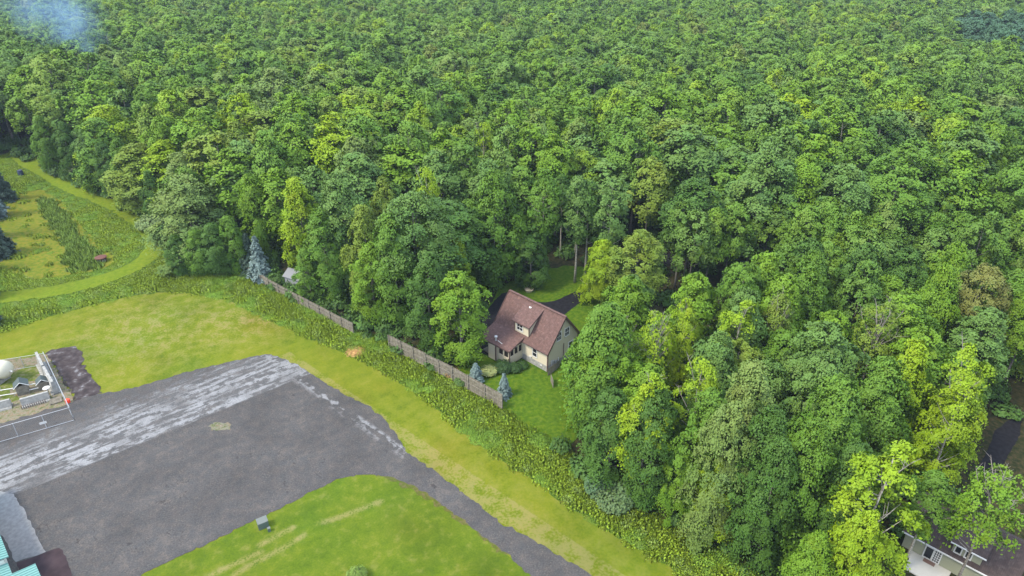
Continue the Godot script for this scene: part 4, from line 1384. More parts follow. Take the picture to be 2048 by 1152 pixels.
func make_kinds() -> void:
	# near trees carry small leaves; the far ones larger clusters
	kinds.full = [grow(101, 13.0, 3.6, 0.07, "oval", 64, 27000, 0.13, 0.08), grow(102, 14.0, 3.4, 0.06, "oval", 70, 27000, 0.13, 0.14), grow(103, 12.0, 3.8, 0.10, "dome", 62, 26000, 0.13, 0.1), grow(104, 13.0, 3.3, 0.10, "column", 60, 26000, 0.13, 0.16)]
	kinds.round = [grow(111, 17.0, 4.2, 0.40, "round", 56, 22000, 0.148, 0.05), grow(112, 18.0, 4.4, 0.38, "round", 58, 22000, 0.148, 0.12), grow(113, 16.5, 4.0, 0.36, "dome", 50, 21000, 0.148, 0.06), grow(114, 17.5, 4.3, 0.40, "round", 50, 21000, 0.148, 0.16), grow(115, 17.0, 4.0, 0.32, "oval", 58, 22000, 0.148, 0.1)]
	kinds.tall = [grow(121, 18.0, 3.0, 0.48, "oval", 62, 10500, 0.15, 0.12), grow(122, 19.0, 2.8, 0.45, "round", 60, 10000, 0.15, 0.15)]
	kinds.wispy = [grow(131, 15.0, 3.3, 0.3, "oval", 85, 9500, 0.14, 0.25, 18), grow(132, 15.5, 3.2, 0.28, "column", 85, 10000, 0.14, 0.3, 16)]
	kinds.antler = [grow(133, 15.0, 3.0, 0.5, "round", 70, 7500, 0.14, 0.25, 16)]
	kinds.open = [grow(151, 15.0, 3.2, 0.16, "column", 56, 16000, 0.125, 0.22, 5), grow(152, 15.0, 3.2, 0.2, "oval", 54, 16000, 0.125, 0.2, 4)]
	kinds.spruce = [grow_spruce(161, 10.0, 2.5, 0.2, 46.0)]
	kinds.small_spruce = [grow_spruce(162, 4.0, 1.25, 0.12, 52.0)]
	kinds.far = [grow(171, 17.0, 4.3, 0.46, "dome", 38, 10000, 0.215), grow(172, 18.0, 4.5, 0.43, "round", 40, 10000, 0.215, 0.06), grow(173, 16.5, 4.1, 0.42, "dome", 36, 10000, 0.215), grow(174, 17.5, 4.2, 0.40, "oval", 40, 10000, 0.215, 0.06), grow(175, 17.0, 4.4, 0.46, "round", 34, 9600, 0.215, 0.1)]


func plant(called: String, kind: String, pick: int, at: Vector3, h: float, rad: float, turn: float, leaf: Material, label: String, category: String, group := "") -> Node3D:
	var set: Array = kinds[kind]
	var k: Dictionary = set[pick % set.size()]
	var t := thing(called, label, category, at, turn, group)
	var s := Vector3(rad / k.r, h / k.h, rad / k.r)
	for p in [["trunk", k.trunk, mats.pale_bark if kind == "tall" or kind == "open" else mats.bark], ["crown", k.crown, leaf], ["bare_twigs", k.twigs, mats.twig]]:
		if p[1]:
			var o := MeshInstance3D.new()
			o.name = p[0]
			o.mesh = p[1]
			o.material_override = p[2]
			o.scale = s
			t.add_child(o)
	return t


func on_screen(p: Vector3) -> Vector3:
	# where a point falls in the photo (0..1, 0..1) and its depth
	var a := deg_to_rad(CAM_PITCH)
	var q := p - Vector3(0, CAM_H, 0)
	var depth := q.dot(Vector3(0, -sin(a), -cos(a)))
	var f := 0.5 / tan(deg_to_rad(CAM_FOV) * 0.5)
	return Vector3(0.5 + q.x / depth * f * 9.0 / 16.0, 0.5 - q.dot(Vector3(0, cos(a), -sin(a))) / depth * f, depth)


func make_woods() -> void:
	make_kinds()
	# trees whose place the photograph shows: [x, z, height, radius, kind, colour, label]
	var planted: Array = [
		[17.96, -86.92, 13, 4.0, "round", 4, "broad olive-green tree hanging over the far end of the house driveway"],
		[13.31, -89.57, 10.5, 2.8, "full", 1, "bright yellow-green maple at the bend of the house driveway"],
		[14.51, -72.68, 13, 3.6, "full", 6, "rounded fresh green maple just behind the house's right gable"],
		[21.96, -69.76, 15, 3.4, "full", 6, "yellowish green maple with a sloping crown in the woods right of the house"],
		[19.36, -64, 15, 2.3, "open", 1, "narrow bright yellow-green tree, first of two side by side right of the house"],
		[24.34, -62.15, 16, 2.8, "open", 1, "bright yellow-green tree, second of two side by side right of the house"],
		[15.58, -61.38, 15, 2.4, "wispy", 1, "thin yellow-green tree with grey dead twigs at its top"],
		[12.39, -63.15, 13, 1.9, "wispy", 6, "slender pale tree with drooping bare branches near the house gable"],
		[20.89, -57.06, 15, 2.9, "round", 2, "blue-green round crown between two bright yellow-green trees"],
		[17.77, -52.05, 16, 2.7, "open", 1, "tall bright yellow-green tree in the middle of the near right woods"],
		[21.85, -49.69, 17, 3.4, "full", 5, "large grey-green tree with dense curly foliage"],
		[18.51, -45.26, 16, 2.9, "full", 5, "second grey-green tree, in front of the large curly one"],
		[12.83, -50.03, 15, 2.7, "open", 1, "yellow-green tree with a pale bare trunk at its left side"],
		[31.67, -56.96, 16, 4.0, "full", 2, "wide blue-green tree with bare grey branches in its crown"],
		[28.56, -46.76, 17, 3.6, "full", 0, "large leafy mid-green tree near the second driveway woods"],
		[30.79, -67.98, 16, 3.4, "full", 6, "light green tree with smooth rounded top behind the bare twigs"],
		[34.91, -69.81, 16, 3.2, "full", 0, "mid-green tree beside the light green smooth-topped one"],
		[26.03, -64.52, 16, 3.0, "full", 2, "grey-tinged green tree left of the standing dead twigs"],
		[29.69, -65.09, 15, 2.2, "wispy", 4, "olive tree full of standing grey dead twigs"],
		[39.5, -61.84, 16, 2.6, "wispy", 4, "thin tree with pale bare twigs and sparse yellow leaves"],
		[49.9, -68.6, 17, 3.0, "full", 6, "pale green upright tree beside the brownish crown"],
		[55.63, -70.44, 16, 3.2, "round", 7, "brownish tree crown standing out among green ones"],
		[38.98, -54.73, 16, 2.8, "full", 1, "yellow-green tree with layered drooping foliage"],
		[43.11, -52.46, 17, 3.0, "open", 1, "bright yellow tree with feathery grey dead top by the second driveway"],
		[41.39, -49.65, 15, 2.6, "open", 1, "lower bright yellow tree leaning over the second driveway"],
		[28.71, -38.76, 17, 3.4, "open", 1, "tall yellow-green foreground tree with spreading limbs beside the dark-roofed house"],
		[35.02, -41.04, 12, 2.2, "tall", 0, "mid-green sparse tree over the corner of the dark roof"],
		[26.63, -36.22, 13, 2.3, "full", 1, "leafy yellow-green lower tree left of the white double door"],
		[24.06, -36.61, 10, 2.2, "full", 6, "small fresh green tree at the bottom edge beside the weeds"],
		[22.02, -41.72, 15, 2.4, "full", 3, "dark narrow maple in the shaded front of the near right woods"],
		[-32.9, -97.83, 17, 3.6, "full", 1, "big bright yellow-green tree above the blue spruce"],
		[-24.86, -93.4, 19, 4.3, "full", 2, "tall blue-green tree behind the long board fence"],
		[-20.53, -86.74, 17, 3.0, "full", 4, "olive-yellow tree between two blue-green ones"],
		[-13.71, -85.59, 19, 4.8, "round", 2, "very broad blue-green crown left of the house clearing"],
		[-2.85, -94.67, 19, 4.2, "full", 0, "tall dark-sided tree behind the house's left end"],
		[-13.01, -97.31, 19, 2.8, "open", 1, "pointed yellow-green tree rising above its neighbours"],
		[-19.63, -97.83, 17, 2.6, "round", 4, "small olive crown with warm tips in the left woods"],
		[-5.5, -125.27, 18, 2.8, "open", 1, "brilliant yellow-green crown in the middle of the forest"],
		[4.71, -95.53, 19, 2.8, "tall", 0, "tall tree with long pale bare trunk behind the back lawn"],
		[14.74, -94.56, 18, 2.8, "tall", 2, "twin-stemmed pale tree behind the back lawn"],
		[10.07, -95.62, 18, 2.8, "tall", 2, "thin dark-leaved tree between the pale trunks"],
		[-67.15, -128.74, 18, 4.2, "full", 6, "tall spreading light green tree at the forest edge over the mown path"],
		[-54.91, -118.97, 17, 3.8, "full", 0, "rounded tree beside the tall light green one over the mown path"],
		[-51.6, -125.27, 18, 3.6, "full", 4, "olive-tipped tree standing above the basin woods"],
		[-42.41, -104.72, 15, 3.0, "full", 6, "fresh green tree left of the big bright yellow-green one"],
		[-50.78, -140.24, 18, 5.0, "round", 5, "very wide pale green crown behind the forest edge"],
		[-41.63, -148.95, 18, 4.6, "round", 6, "wide fresh green crown behind the very wide pale one"],
		[15.47, -75.1, 12, 2.6, "full", 2, "slim green tree behind the rounded maple"],
		[11.65, -96.1, 17, 2.4, "tall", 3, "dark thin tree in the row behind the back lawn"],
	]
	planted += [
		[-53.78, -98.38, 7, 2.2, "full", 3, "bushy dark green tree at the end of the mown path"],
		[-50.75, -98.38, 8, 2.4, "full", 0, "bushy tree beside the meadow, second from the mown path"],
		[-47.94, -98.55, 9, 2.8, "full", 3, "dark bushy tree left of the blue spruce"],
		[-44.85, -99.08, 10, 2.4, "full", 0, "shaded tree directly left of the blue spruce"],
		[-27.5, -90.02, 15, 3.2, "full", 0, "leafy maple leaning over the long board fence"],
		[-16.12, -82.83, 17, 3.6, "full", 0, "full maple behind the gap between the board fences"],
		[-19.57, -82.83, 13, 2.8, "full", 6, "young maple at the gap between the board fences"],
		[-10.99, -76.46, 14.5, 3.0, "full", 3, "dark maple behind the grey board fence"],
		[-6.55, -73.88, 13, 3.5, "full", 6, "big rounded maple between the board fence and the cream house"],
		[-7.9, -86.74, 12, 2.4, "full", 1, "vivid yellow-green maple behind the porch corner of the cream house"],
		[-6.62, -96.48, 14, 3.2, "full", 0, "dark green maple at the left of the house driveway"],
		[3.01, -94.14, 11, 2.9, "full", 3, "layered dark tree in front of a bare trunk on the back lawn"],
		[8.26, -104.63, 15, 2.2, "tall", 3, "dark slim tree with bare trunk at the forest edge of the back lawn"],
		[10.89, -105.22, 14, 2.2, "tall", 3, "slim shaded tree right of the dark one at the back lawn"],
		[-1.13, -96.48, 16, 2.4, "tall", 3, "shaded tree with thin bare trunk left of the back lawn"],
		[9.36, -59.77, 17, 4.0, "full", 0, "great dark maple overhanging the lawn at the house's right"],
		[10.19, -58.51, 14, 3.0, "full", 6, "fresh green maple at the lawn corner under the great maple"],
		[9.95, -52.01, 12, 2.8, "full", 3, "dark tree at the weed edge right of the lawn"],
		[13.39, -49.27, 14, 2.8, "full", 3, "dark green tree behind the pale shrub"],
		[15.82, -47.65, 9, 1.9, "full", 6, "slim bright sapling at the weed edge"],
		[19.05, -44.9, 10, 2.4, "full", 1, "low yellow-green tree at the weed edge of the right woods"],
		[18.04, -47.65, 15, 3.0, "full", 0, "mid-green tree behind the low yellow-green one"],
		[21.41, -44.03, 16, 3.0, "full", 3, "dark layered maple at the front of the right woods"],
		[24.59, -42.34, 16, 2.8, "full", 0, "tall maple at the front of the right woods near the bottom"],
		[28.25, -42.34, 14, 2.8, "full", 3, "dark maple in front of the white-roofed shed"],
		[38.12, -38.7, 14.5, 2.3, "antler", 6, "sparse tree with bare antler-like branches and a pale trunk crossing the dark roof"],
		[-30.48, -89.71, 9, 2.2, "full", 0, "low leafy tree half hiding the grey shed"],
		[9.36, -64.24, 13, 2.6, "full", 6, "inner fresh green maple beside the great dark maple"],
		[-88.3, -136.43, 13, 2.8, "full", 2, "blue-green tree above the mown path's upper bend"],
		[-96, -142.57, 13, 2.6, "full", 3, "dark tree next to the upper mown path"],
		[-76.21, -128, 14, 2.8, "full", 0, "leafy tree by the mown path near the pale shrub"],
		[-104.26, -148.16, 13, 2.8, "full", 0, "tree at the far end of the mown path"],
		[-67.73, -120.88, 10, 2.2, "full", 3, "dark low tree at the forest edge over the basin"],
		[-81.7, -131.83, 12, 2.5, "full", 3, "dark tree in the row along the mown path"],
	]
	for i in planted.size():
		var q: Array = planted[i]
		plant("broadleaf_tree", q[4], q[5] + i % 2, on_ground(Vector2(q[0], q[1])), q[2], q[3], rng.randf() * TAU, mats["leaf%d" % q[5]], q[6], "tree", "broadleaf trees of the forest")
	# spruces
	var sp := PackedVector2Array([Vector2(-40.3, -96.48), Vector2(-4.56, -69.39), Vector2(-0.98, -66.45), Vector2(-90.39, -107.59), Vector2(-97.9, -113.93), Vector2(-102.65, -124.61), Vector2(-81.5, -90.02), Vector2(-106.52, -133.52), Vector2(-74.82, -82.15), Vector2(-42.73, -98.9), Vector2(-90.82, -99.97)])
	var spruces := [
		[0, "spruce", 8.2, 2.1, "spruce", "tall blue spruce standing at the left end of the board fence"],
		[1, "small_spruce", 3.0, 1.15, "spruce", "small blue spruce behind the fence, nearer the pale shrub"],
		[2, "small_spruce", 3.6, 1.0, "spruce", "blue spruce at the end of the board fence on the lawn"],
		[3, "spruce", 10.0, 2.8, "spruce_dark", "dark spruce at the left side of the basin, half in frame"],
		[4, "spruce", 12.0, 3.2, "spruce_dark", "tall dark spruce at the left photo edge above the basin"],
		[5, "spruce", 11.0, 2.8, "spruce", "bluish spruce at the left photo edge among dark ones"],
		[6, "spruce", 8.0, 2.4, "spruce_dark", "dark spruce at the left photo edge beside the mown field"],
		[7, "spruce", 9.0, 2.4, "spruce_dark", "dark spruce by the blue barrel"],
		[8, "spruce", 6.0, 2.0, "spruce_dark", "lowest dark spruce at the left photo edge"],
		[9, "spruce", 7.5, 2.2, "spruce_dark", "brownish dark spruce directly behind the tall blue spruce"],
		[10, "spruce", 11.0, 3.0, "spruce_dark", "dark spruce cut by the photo edge at the basin corner"],
	]
	for s: Array in spruces:
		plant("spruce_tree", s[1], 0, on_ground(sp[s[0]]), s[2], s[3], s[0] * 1.3, mats[s[4]], s[5], "spruce", "spruces")
		planted.append([sp[s[0]].x, sp[s[0]].y, s[2], s[3]])
	# the rest of the forest on a jittered grid, in natural spacing
	var spots := []
	var colour := noise(61, 0.013, 3)
	var seen_forest := func(x: float, z: float) -> bool:
		var s := on_screen(Vector3(x, 15, z))
		return s.z > 8.0 and s.x > -0.22 and s.x < 1.22 and s.y > -0.22 and s.y < 1.25
	for row: Array in [[-34.0, -96.0, 5.0, 4.0, 75.0, 0], [-66.0, -430.0, 7.2, -420.0, 420.0, 1]]:
		var step: float = row[2]
		var z: float = row[0]
		var odd := 0
		while z > row[1]:
			var x: float = row[3] + odd * step * 0.5
			while x < row[4]:
				var p := Vector2(x + rng.randf_range(-0.36, 0.36) * step, z + rng.randf_range(-0.36, 0.36) * step)
				x += step * (1.0 if z > -190.0 else 1.0)
				var big := rng.randf()
				var c0 := rng.randf()
				var jitter := rng.randf()
				var pick := rng.randi()
				if row[5] == 1 and p.x > 2.0 and p.y > -96.0:
					continue
				if not seen_forest.call(p.x, p.y):
					continue
				if p.y > -215.0 and p.x < 40.0 and poly_dist(p, meadow_poly) < 2.6:
					continue
				if p.y > -110.0 and (poly_dist(p, house_clear) < 1.5 or poly_dist(p, house_two_clear) < 1.5 or poly_dist(p, drive_two_poly) < 2.0 or poly_dist(p, drive_poly) < 2.5 or Geometry2D.is_point_in_polygon(p, gap_clear)):
					continue
				var clear := true
				for q in planted:
					if Vector2(q[0], q[1]).distance_to(p) < maxf(2.4, (q[3] + 2.5) * 0.62):
						clear = false
						break
				if clear:
					spots.append({"p": p, "near": row[5] == 0, "big": big, "c": c0, "j": jitter, "pick": pick, "edge": (poly_dist(p, meadow_poly) < 7.0 or poly_dist(p, house_clear) < 5.0) if p.y > -215.0 else false})
			z -= step * 0.87
			odd = 1 - odd
	for s in spots:
		var c: float = s.c + colour.get_noise_2d(s.p.x, s.p.y) * 0.45
		s.col = 3 if c < 0.12 else 2 if c < 0.27 else 0 if c < 0.55 else 6 if c < 0.80 else 5 if c < 0.87 else 4 if c < 0.955 else 1
		if s.p.y < -190.0 and s.j < 0.03:
			s.col = 7
		s.h = (lerpf(12.5, 16.5, s.big) if s.near else lerpf(13.8, 20.8, pow(s.big, 0.8)))
		s.r = (lerpf(2.8, 3.7, s.j) if s.near else lerpf(3.7, 6.9, pow(s.j, 1.3)))
		if s.p.y < -190.0:
			s.r *= 1.06
			s.h *= 0.95
		if s.edge:
			s.h *= 0.86
		s.s = on_screen(Vector3(s.p.x, s.h * 0.8, s.p.y))
		var inside: bool = s.s.x > -0.03 and s.s.x < 1.03 and s.s.y > -0.03 and s.s.y < 1.08
		s.size = s.r / s.s.z * (1.0 if inside else 0.12)
	spots.sort_custom(func(a, b): return a.size > b.size)
	var n_own := mini(spots.size(), 298 - planted.size())
	label_trees(spots.slice(0, n_own))
	for i in n_own:
		var s = spots[i]
		var kind := "full" if s.edge or s.near and s.j > 0.35 else "round" if s.j > 0.08 else "tall"
		if s.near and s.j < 0.06:
			kind = "wispy"
		if s.s.z > 105.0 and not s.edge:
			kind = "far"
		plant("broadleaf_tree", kind, s.col + s.pick % 2, on_ground(s.p), s.h, s.r, s.c * 40.0, mats["leaf%d" % s.col], s.label, "tree", "broadleaf trees of the forest")
	# all farther crowns, past what can be picked out one by one
	var woods := Node3D.new()
	woods.name = "distant_forest"
	woods.set_meta("kind", "stuff")
	woods.set_meta("label", "continuous canopy of broadleaf forest filling the distance")
	add_child(woods)
	for v in kinds.far.size():
		var mine := []
		for i in range(n_own, spots.size()):
			if int(spots[i].pick) % kinds.far.size() == v:
				mine.append(spots[i])
		for what: String in ["crown", "trunk"]:
			var mm := MultiMesh.new()
			mm.transform_format = MultiMesh.TRANSFORM_3D
			mm.use_colors = true
			mm.mesh = kinds.far[v][what]
			mm.instance_count = mine.size()
			for i in mine.size():
				var s = mine[i]
				var b := Basis(Vector3.UP, s.c * 40.0).scaled(Vector3(s.r / kinds.far[v].r, s.h / kinds.far[v].h, s.r / kinds.far[v].r))
				mm.set_instance_transform(i, Transform3D(b, on_ground(s.p)))
				var g: Array = GREENS[s.col]
				var f: float = 0.92 + 0.2 * s.big
				g = [0, lerpf(0.116, g[1], 0.62), lerpf(0.205, g[2], 0.62), lerpf(0.030, g[3], 0.65)]
				if Geometry2D.is_point_in_polygon(s.p, dark_grove) :
					g = [0, 0.055, 0.12, 0.065]
				mm.set_instance_color(i, Color(g[1] * f, g[2] * f, g[3] * f) if what == "crown" else Color.WHITE)
			var o := MultiMeshInstance3D.new()
			o.name = what
			o.multimesh = mm
			o.material_override = mats.far_leaf if what == "crown" else mats.bark
			o.set_meta("kind", "stuff")
			woods.add_child(o, true)


func label_trees(list: Array) -> void:
	# a label that says colour, shape and where it stands; trees that still read alike are told apart by their order
	var groups := {}
	for s in list:
		var p: Vector2 = s.p
		var q: Vector3 = s.s
		var shape := "small" if s.r < 2.8 else "medium" if s.r < 3.5 else "broad" if s.r < 4.4 else "very broad"
		var where := ""
		if s.near:
			if p.y > -58.0:
				where = "in the front right woods near the dark-roofed house" if q.x > 0.75 else "in the front right woods above the weed edge"
			elif p.x < 22.0:
				where = "in the woods just right of the cream house"
			else:
				where = "in the right woods above the second driveway" if q.x > 0.82 else "in the middle of the right woods"
		elif s.edge:
			where = "at the forest edge along the mown path" if p.x < -45.0 else "at the forest edge behind the board fences" if p.x < -5.0 else "at the forest edge round the house clearing"
		else:
			var v := "just behind the forest edge" if q.y > 0.36 else "in the middle forest" if q.y > 0.27 else "deep in the forest"
			var hh := "far left" if q.x < 0.14 else "left" if q.x < 0.28 else "left of centre" if q.x < 0.42 else "at centre" if q.x < 0.56 else "right of centre" if q.x < 0.7 else "right" if q.x < 0.85 else "far right"
			where = v + ", " + hh
		s.label = "%s %s tree %s" % [shape, GREENS[s.col][0], where]
		if not groups.has(s.label):
			groups[s.label] = []
		groups[s.label].append(s)
	var words := ["first", "second", "third", "fourth", "fifth", "sixth", "seventh", "eighth", "ninth", "tenth", "eleventh", "twelfth", "thirteenth", "fourteenth", "fifteenth", "sixteenth", "seventeenth", "eighteenth", "nineteenth", "twentieth"]
	for k in groups:
		var g: Array = groups[k]
		if g.size() < 2:
			continue
		g.sort_custom(func(a, b): return a.s.x < b.s.x)
		for i in g.size():
			g[i].label = k + ", %s from left" % words[mini(i, 19)]


# ------------------------------------------------------------------ weeds, shrubs, reeds
func tuft(sd: int, n: int, rad: float, h: float, leafy: float, size: float) -> ArrayMesh:
	# upright blades and stems with small leaves
	var r := RandomNumberGenerator.new()
	r.seed = sd
	var out := blank()
	for i in n:
		var a := r.randf() * TAU
		var d := sqrt(r.randf()) * rad
		var c := Vector3(cos(a) * d, 0, sin(a) * d)
		var hh := h * r.randf_range(0.5, 1.1) * (1.0 - 0.35 * d / rad)
		var v := r.randf_range(0.7, 1.3)
		var col := Color(v * r.randf_range(0.9, 1.15), v, v * r.randf_range(0.8, 1.1))
		if r.randf() < leafy:
			var u := Vector3(c.x, hh * 0.8, c.z).normalized()
			leaf_mesh(out, r, c + Vector3(0, hh * r.randf_range(0.55, 1.0), 0), (u + Vector3(r.randfn(), r.randfn() + 0.8, r.randfn()) * 0.5).normalized(), (u + Vector3.UP).normalized(), size, col)
		else:
			var lean := Vector3(r.randfn() * 0.22, 1, r.randfn() * 0.22) * hh
			var w := Vector3(cos(a * 7.0), 0, sin(a * 7.0)) * size * 0.28
			var k: int = out.v.size()
			var nn := (Vector3.UP * 0.8 + Vector3(c.x, 0, c.z)).normalized()
			out.v.append_array([c - w, c + lean, c + w])
			out.n.append_array([nn, nn, nn])
			out.c.append_array([col, col, col])
			out.i.append_array([k, k + 1, k + 2])
	return commit(out)


func scatter(called: String, label: String, mesh: Mesh, spots: Array) -> void:
	# spots: [Transform3D, Color]
	var mm := MultiMesh.new()
	mm.transform_format = MultiMesh.TRANSFORM_3D
	mm.use_colors = true
	mm.mesh = mesh
	mm.instance_count = spots.size()
	for i in spots.size():
		mm.set_instance_transform(i, spots[i][0])
		mm.set_instance_color(i, spots[i][1])
	var o := MultiMeshInstance3D.new()
	o.name = numbered(called)
	o.multimesh = mm
	o.material_override = mats.weed
	o.set_meta("kind", "stuff")
	o.set_meta("label", label)
	add_child(o)


func stand(p: Vector2, s: float, tall: float) -> Transform3D:
	return Transform3D(Basis(Vector3.UP, rng.randf() * TAU).scaled(Vector3(s, s * tall, s)), on_ground(p))


func make_weeds() -> void:
	var grassy := tuft(1, 200, 0.66, 0.68, 0.08, 0.085)
	var leafy := tuft(2, 300, 0.7, 0.58, 0.5, 0.05)
	var flowering := tuft(3, 90, 0.5, 0.85, 0.6, 0.06)
	var reed := tuft(4, 60, 0.45, 1.5, 0.0, 0.2)
	var bush := tuft(5, 220, 0.95, 1.15, 1.0, 0.15)
	var a := []
	var b := []
	var c := []
	var field := field_poly
	var n := 0
	var x := -150.0
	var clump := noise(71, 0.09, 3)
	while x < 30.0:
		var z := -178.0
		while z < -36.0:
			var step := 0.62 if z > -115.0 else 0.95
			z += step
			var p := Vector2(x + rng.randf_range(-0.4, 0.4), z + rng.randf_range(-0.4, 0.4))
			var s := on_screen(Vector3(p.x, 0, p.y))
			if s.z < 5.0 or s.x < -0.06 or s.x > 1.06 or s.y > 1.08:
				continue
			if not Geometry2D.is_point_in_polygon(p, meadow_poly):
				continue
			if Geometry2D.is_point_in_polygon(p, field) or Geometry2D.is_point_in_polygon(p, path_poly):
				continue
			if Geometry2D.is_point_in_polygon(p, basin_floor) and rng.randf() < 0.95:
				continue
			if Geometry2D.is_point_in_polygon(p, lawn_poly):
				continue
			n += 1
			var k := clump.get_noise_2d(p.x, p.y)
			var edge := poly_dist(p, field)
			var near_path := poly_dist(p, path_poly) if p.x < -45.0 else 9.0
			if near_path < 0.5:
				continue
			var low := minf(smoothstep(0.0, 2.2, edge), smoothstep(0.0, 6.0, near_path) * 0.8)
			var v := rng.randf_range(0.85, 1.15) * (1.0 + 0.25 * k)
			low *= clampf(0.85 + 1.6 * clump.get_noise_2d(p.x * 2.0 + 70.0, p.y * 2.0), 0.4, 1.7)
			if k + rng.randf_range(-0.3, 0.3) > 0.28:
				b.append([stand(p, rng.randf_range(0.8, 1.3), lerpf(0.5, 1.35, low)), Color(0.145 * v, 0.255 * v, 0.028 * v)])
			elif rng.randf() < 0.12:
				c.append([stand(p, rng.randf_range(0.8, 1.2), lerpf(0.6, 1.3, low)), Color(0.21 * v, 0.30 * v, 0.07 * v)])
			else:
				a.append([stand(p, rng.randf_range(0.8, 1.4), lerpf(0.45, 1.2, low)), Color(0.205 * v, 0.30 * v, 0.022 * v)])
		x += 0.62
	scatter("meadow_grass", "tall yellow-green grass between the mown field and the trees", grassy, a)
	scatter("meadow_weeds", "leafy green weeds along the fences and round the basin", leafy, b)
	scatter("flowering_weeds", "pale flowering weeds scattered in the tall grass", flowering, c)
	var rp := PackedVector2Array([Vector2(-99.44, -134.3), Vector2(-97.2, -133.73), Vector2(-88.54, -124.17), Vector2(-78.16, -112.17), Vector2(-71.94, -106.46), Vector2(-71, -102.28), Vector2(-73.71, -101.37), Vector2(-77.62, -105.68), Vector2(-79.94, -110.49), Vector2(-88.78, -121.22)])
	var rd := []
	for i in 9000:
		var p := Vector2(rng.randf_range(-112, -68), rng.randf_range(-142, -98))
		if poly_dist(p, rp) < rng.randf_range(-1.2, 1.0):
			var v := rng.randf_range(0.75, 1.2)
			rd.append([stand(p, rng.randf_range(0.9, 1.3), rng.randf_range(0.5, 0.8)), Color(0.17 * v, 0.275 * v, 0.045 * v)])
	scatter("reeds", "band of dark green reeds along the middle of the basin", reed, rd)
	# undergrowth below the forest edges
	var ug := []
	var tries := 0
	while ug.size() < 2600 and tries < 60000:
		tries += 1
		var p := Vector2(rng.randf_range(-150, 80), rng.randf_range(-175, -34))
		var s := on_screen(Vector3(p.x, 0, p.y))
		if s.z < 5.0 or s.x < -0.05 or s.x > 1.05 or s.y > 1.1:
			continue
		var d := poly_dist(p, meadow_poly)
		if d < -0.8 or poly_dist(p, lawn_poly) < 0.6 or poly_dist(p, drive_two_poly) < 0.8 or poly_dist(p, drive_poly) < 0.5:
			continue
		if poly_dist(p, house_two_clear) < -0.5 or d > 24.0 and rng.randf() < 0.6:
			continue
		var v := rng.randf_range(0.6, 1.2)
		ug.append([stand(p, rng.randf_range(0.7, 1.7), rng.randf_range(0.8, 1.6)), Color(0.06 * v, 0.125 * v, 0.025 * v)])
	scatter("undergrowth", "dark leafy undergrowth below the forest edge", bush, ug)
	# shrubs one can tell apart
	var shrub := tuft(6, 1500, 1.0, 1.55, 1.0, 0.10)
	var wide := tuft(7, 1500, 1.0, 1.2, 1.0, 0.085)
	var spots := PackedVector2Array([Vector2(-2.96, -70.99), Vector2(-1.04, -71.64), Vector2(0.39, -71.64), Vector2(1.37, -72.41), Vector2(-7.62, -70.56), Vector2(10.22, -48.94), Vector2(-67.59, -116.63), Vector2(-58.06, -105.22), Vector2(-13.77, -40.32), Vector2(-98.38, -145.82), Vector2(-37.07, -95.13), Vector2(-31.97, -91.57), Vector2(11.17, -49.6), Vector2(9.01, -50.62), Vector2(-6.23, -68.87)])
	var list := [
		[0, 1.1, wide, Color(0.30, 0.34, 0.13), "variegated pale cream shrub at the porch corner"],
		[1, 1.15, shrub, Color(0.035, 0.075, 0.022), "dark shrub between the pale shrub and the porch post"],
		[2, 0.9, shrub, Color(0.04, 0.085, 0.022), "dark shrub under the porch screens"],
		[3, 0.8, wide, Color(0.045, 0.10, 0.022), "low dark shrub against the house foundation"],
		[4, 1.0, wide, Color(0.22, 0.14, 0.06), "rusty brown shrub in front of the board fence"],
		[5, 1.9, wide, Color(0.09, 0.145, 0.055), "large pale grey-green shrub at the weed edge of the right woods"],
		[6, 2.6, wide, Color(0.16, 0.23, 0.085), "pale blossoming shrub inside the bend of the mown path"],
		[7, 1.6, shrub, Color(0.06, 0.13, 0.03), "dark shrub right of the mown path bend"],
		[8, 0.9, shrub, Color(0.14, 0.22, 0.04), "young bare-topped shrub on the bright lawn at the bottom"],
		[9, 2.2, wide, Color(0.3, 0.36, 0.2), "small whitish shrub beside the upper mown path"],
		[10, 1.4, shrub, Color(0.05, 0.10, 0.02), "dark shrub behind the long board fence near the shed"],
		[11, 1.3, shrub, Color(0.06, 0.12, 0.025), "green shrub behind the long board fence"],
		[12, 1.7, shrub, Color(0.10, 0.17, 0.07), "grey-green bush behind the large pale shrub"],
		[13, 1.6, shrub, Color(0.07, 0.13, 0.06), "bluish bush at the weed edge below the great dark maple"],
		[14, 1.0, shrub, Color(0.07, 0.13, 0.03), "round weed bush at the turn of the board fence"],
	]
	for q: Array in list:
		var m := foliage(q[3].r, q[3].g, q[3].b)
		var t := thing("shrub", q[4], "shrub", on_ground(spots[q[0]]), q[0] * 1.1, "shrubs")
		var o := MeshInstance3D.new()
		o.name = "foliage"
		o.mesh = q[2]
		o.material_override = m
		o.scale = Vector3.ONE * q[1]
		t.add_child(o)
		var st := mb()
		for k in 5:
			tube(st, [Vector3.ZERO, Vector3(cos(k * 1.3) * 0.45, 1.0, sin(k * 1.3) * 0.45) * q[1]], [0.04, 0.012], 5)
		part("stems", st, mats.twig, t).set_meta("kind", "stuff")


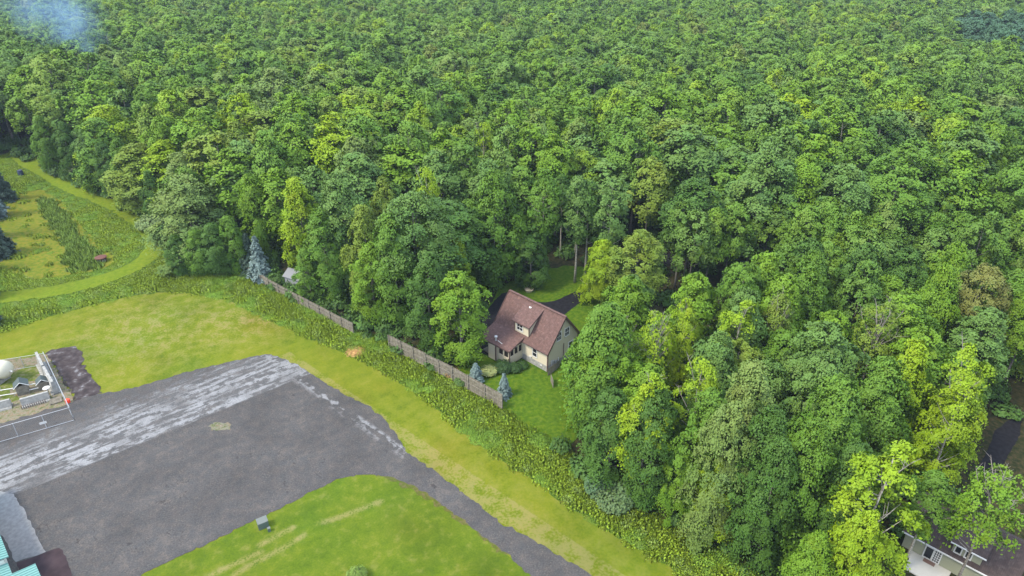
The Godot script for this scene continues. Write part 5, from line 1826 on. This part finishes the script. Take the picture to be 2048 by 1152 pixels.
# ------------------------------------------------------------------ smoke over the woods
func make_smoke() -> void:
	var r := RandomNumberGenerator.new()
	r.seed = 12
	var root := Node3D.new()
	root.name = "smoke"
	root.set_meta("kind", "stuff")
	root.set_meta("label", "thin blue smoke drifting up out of the far woods")
	add_child(root)
	var a := Vector3(-116.36, 17, -196.04)
	var b := Vector3(-147.3, 30, -229.91)
	for i in 60:
		var t := pow((i + 0.5) / 60.0, 0.8)
		var f := FogVolume.new()
		f.name = "puff"
		f.shape = RenderingServer.FOG_VOLUME_SHAPE_ELLIPSOID
		var s := lerpf(3.0, 17.0, t)
		f.size = Vector3(s * r.randf_range(0.6, 1.0), s * r.randf_range(0.8, 1.5), s * r.randf_range(0.6, 1.0))
		f.position = a.lerp(b, t) + Vector3(r.randfn() * (0.6 + t * 7.0), r.randfn() * (0.4 + t * 3.0), r.randfn() * (0.6 + t * 6.0))
		f.rotation = Vector3(r.randf(), r.randf(), r.randf()) * 2.0
		var m := FogMaterial.new()
		m.albedo = Color(0.62, 0.80, 1.0)
		m.density = lerpf(0.008, 0.0009, t)
		f.material = m
		f.set_meta("kind", "stuff")
		root.add_child(f, true)
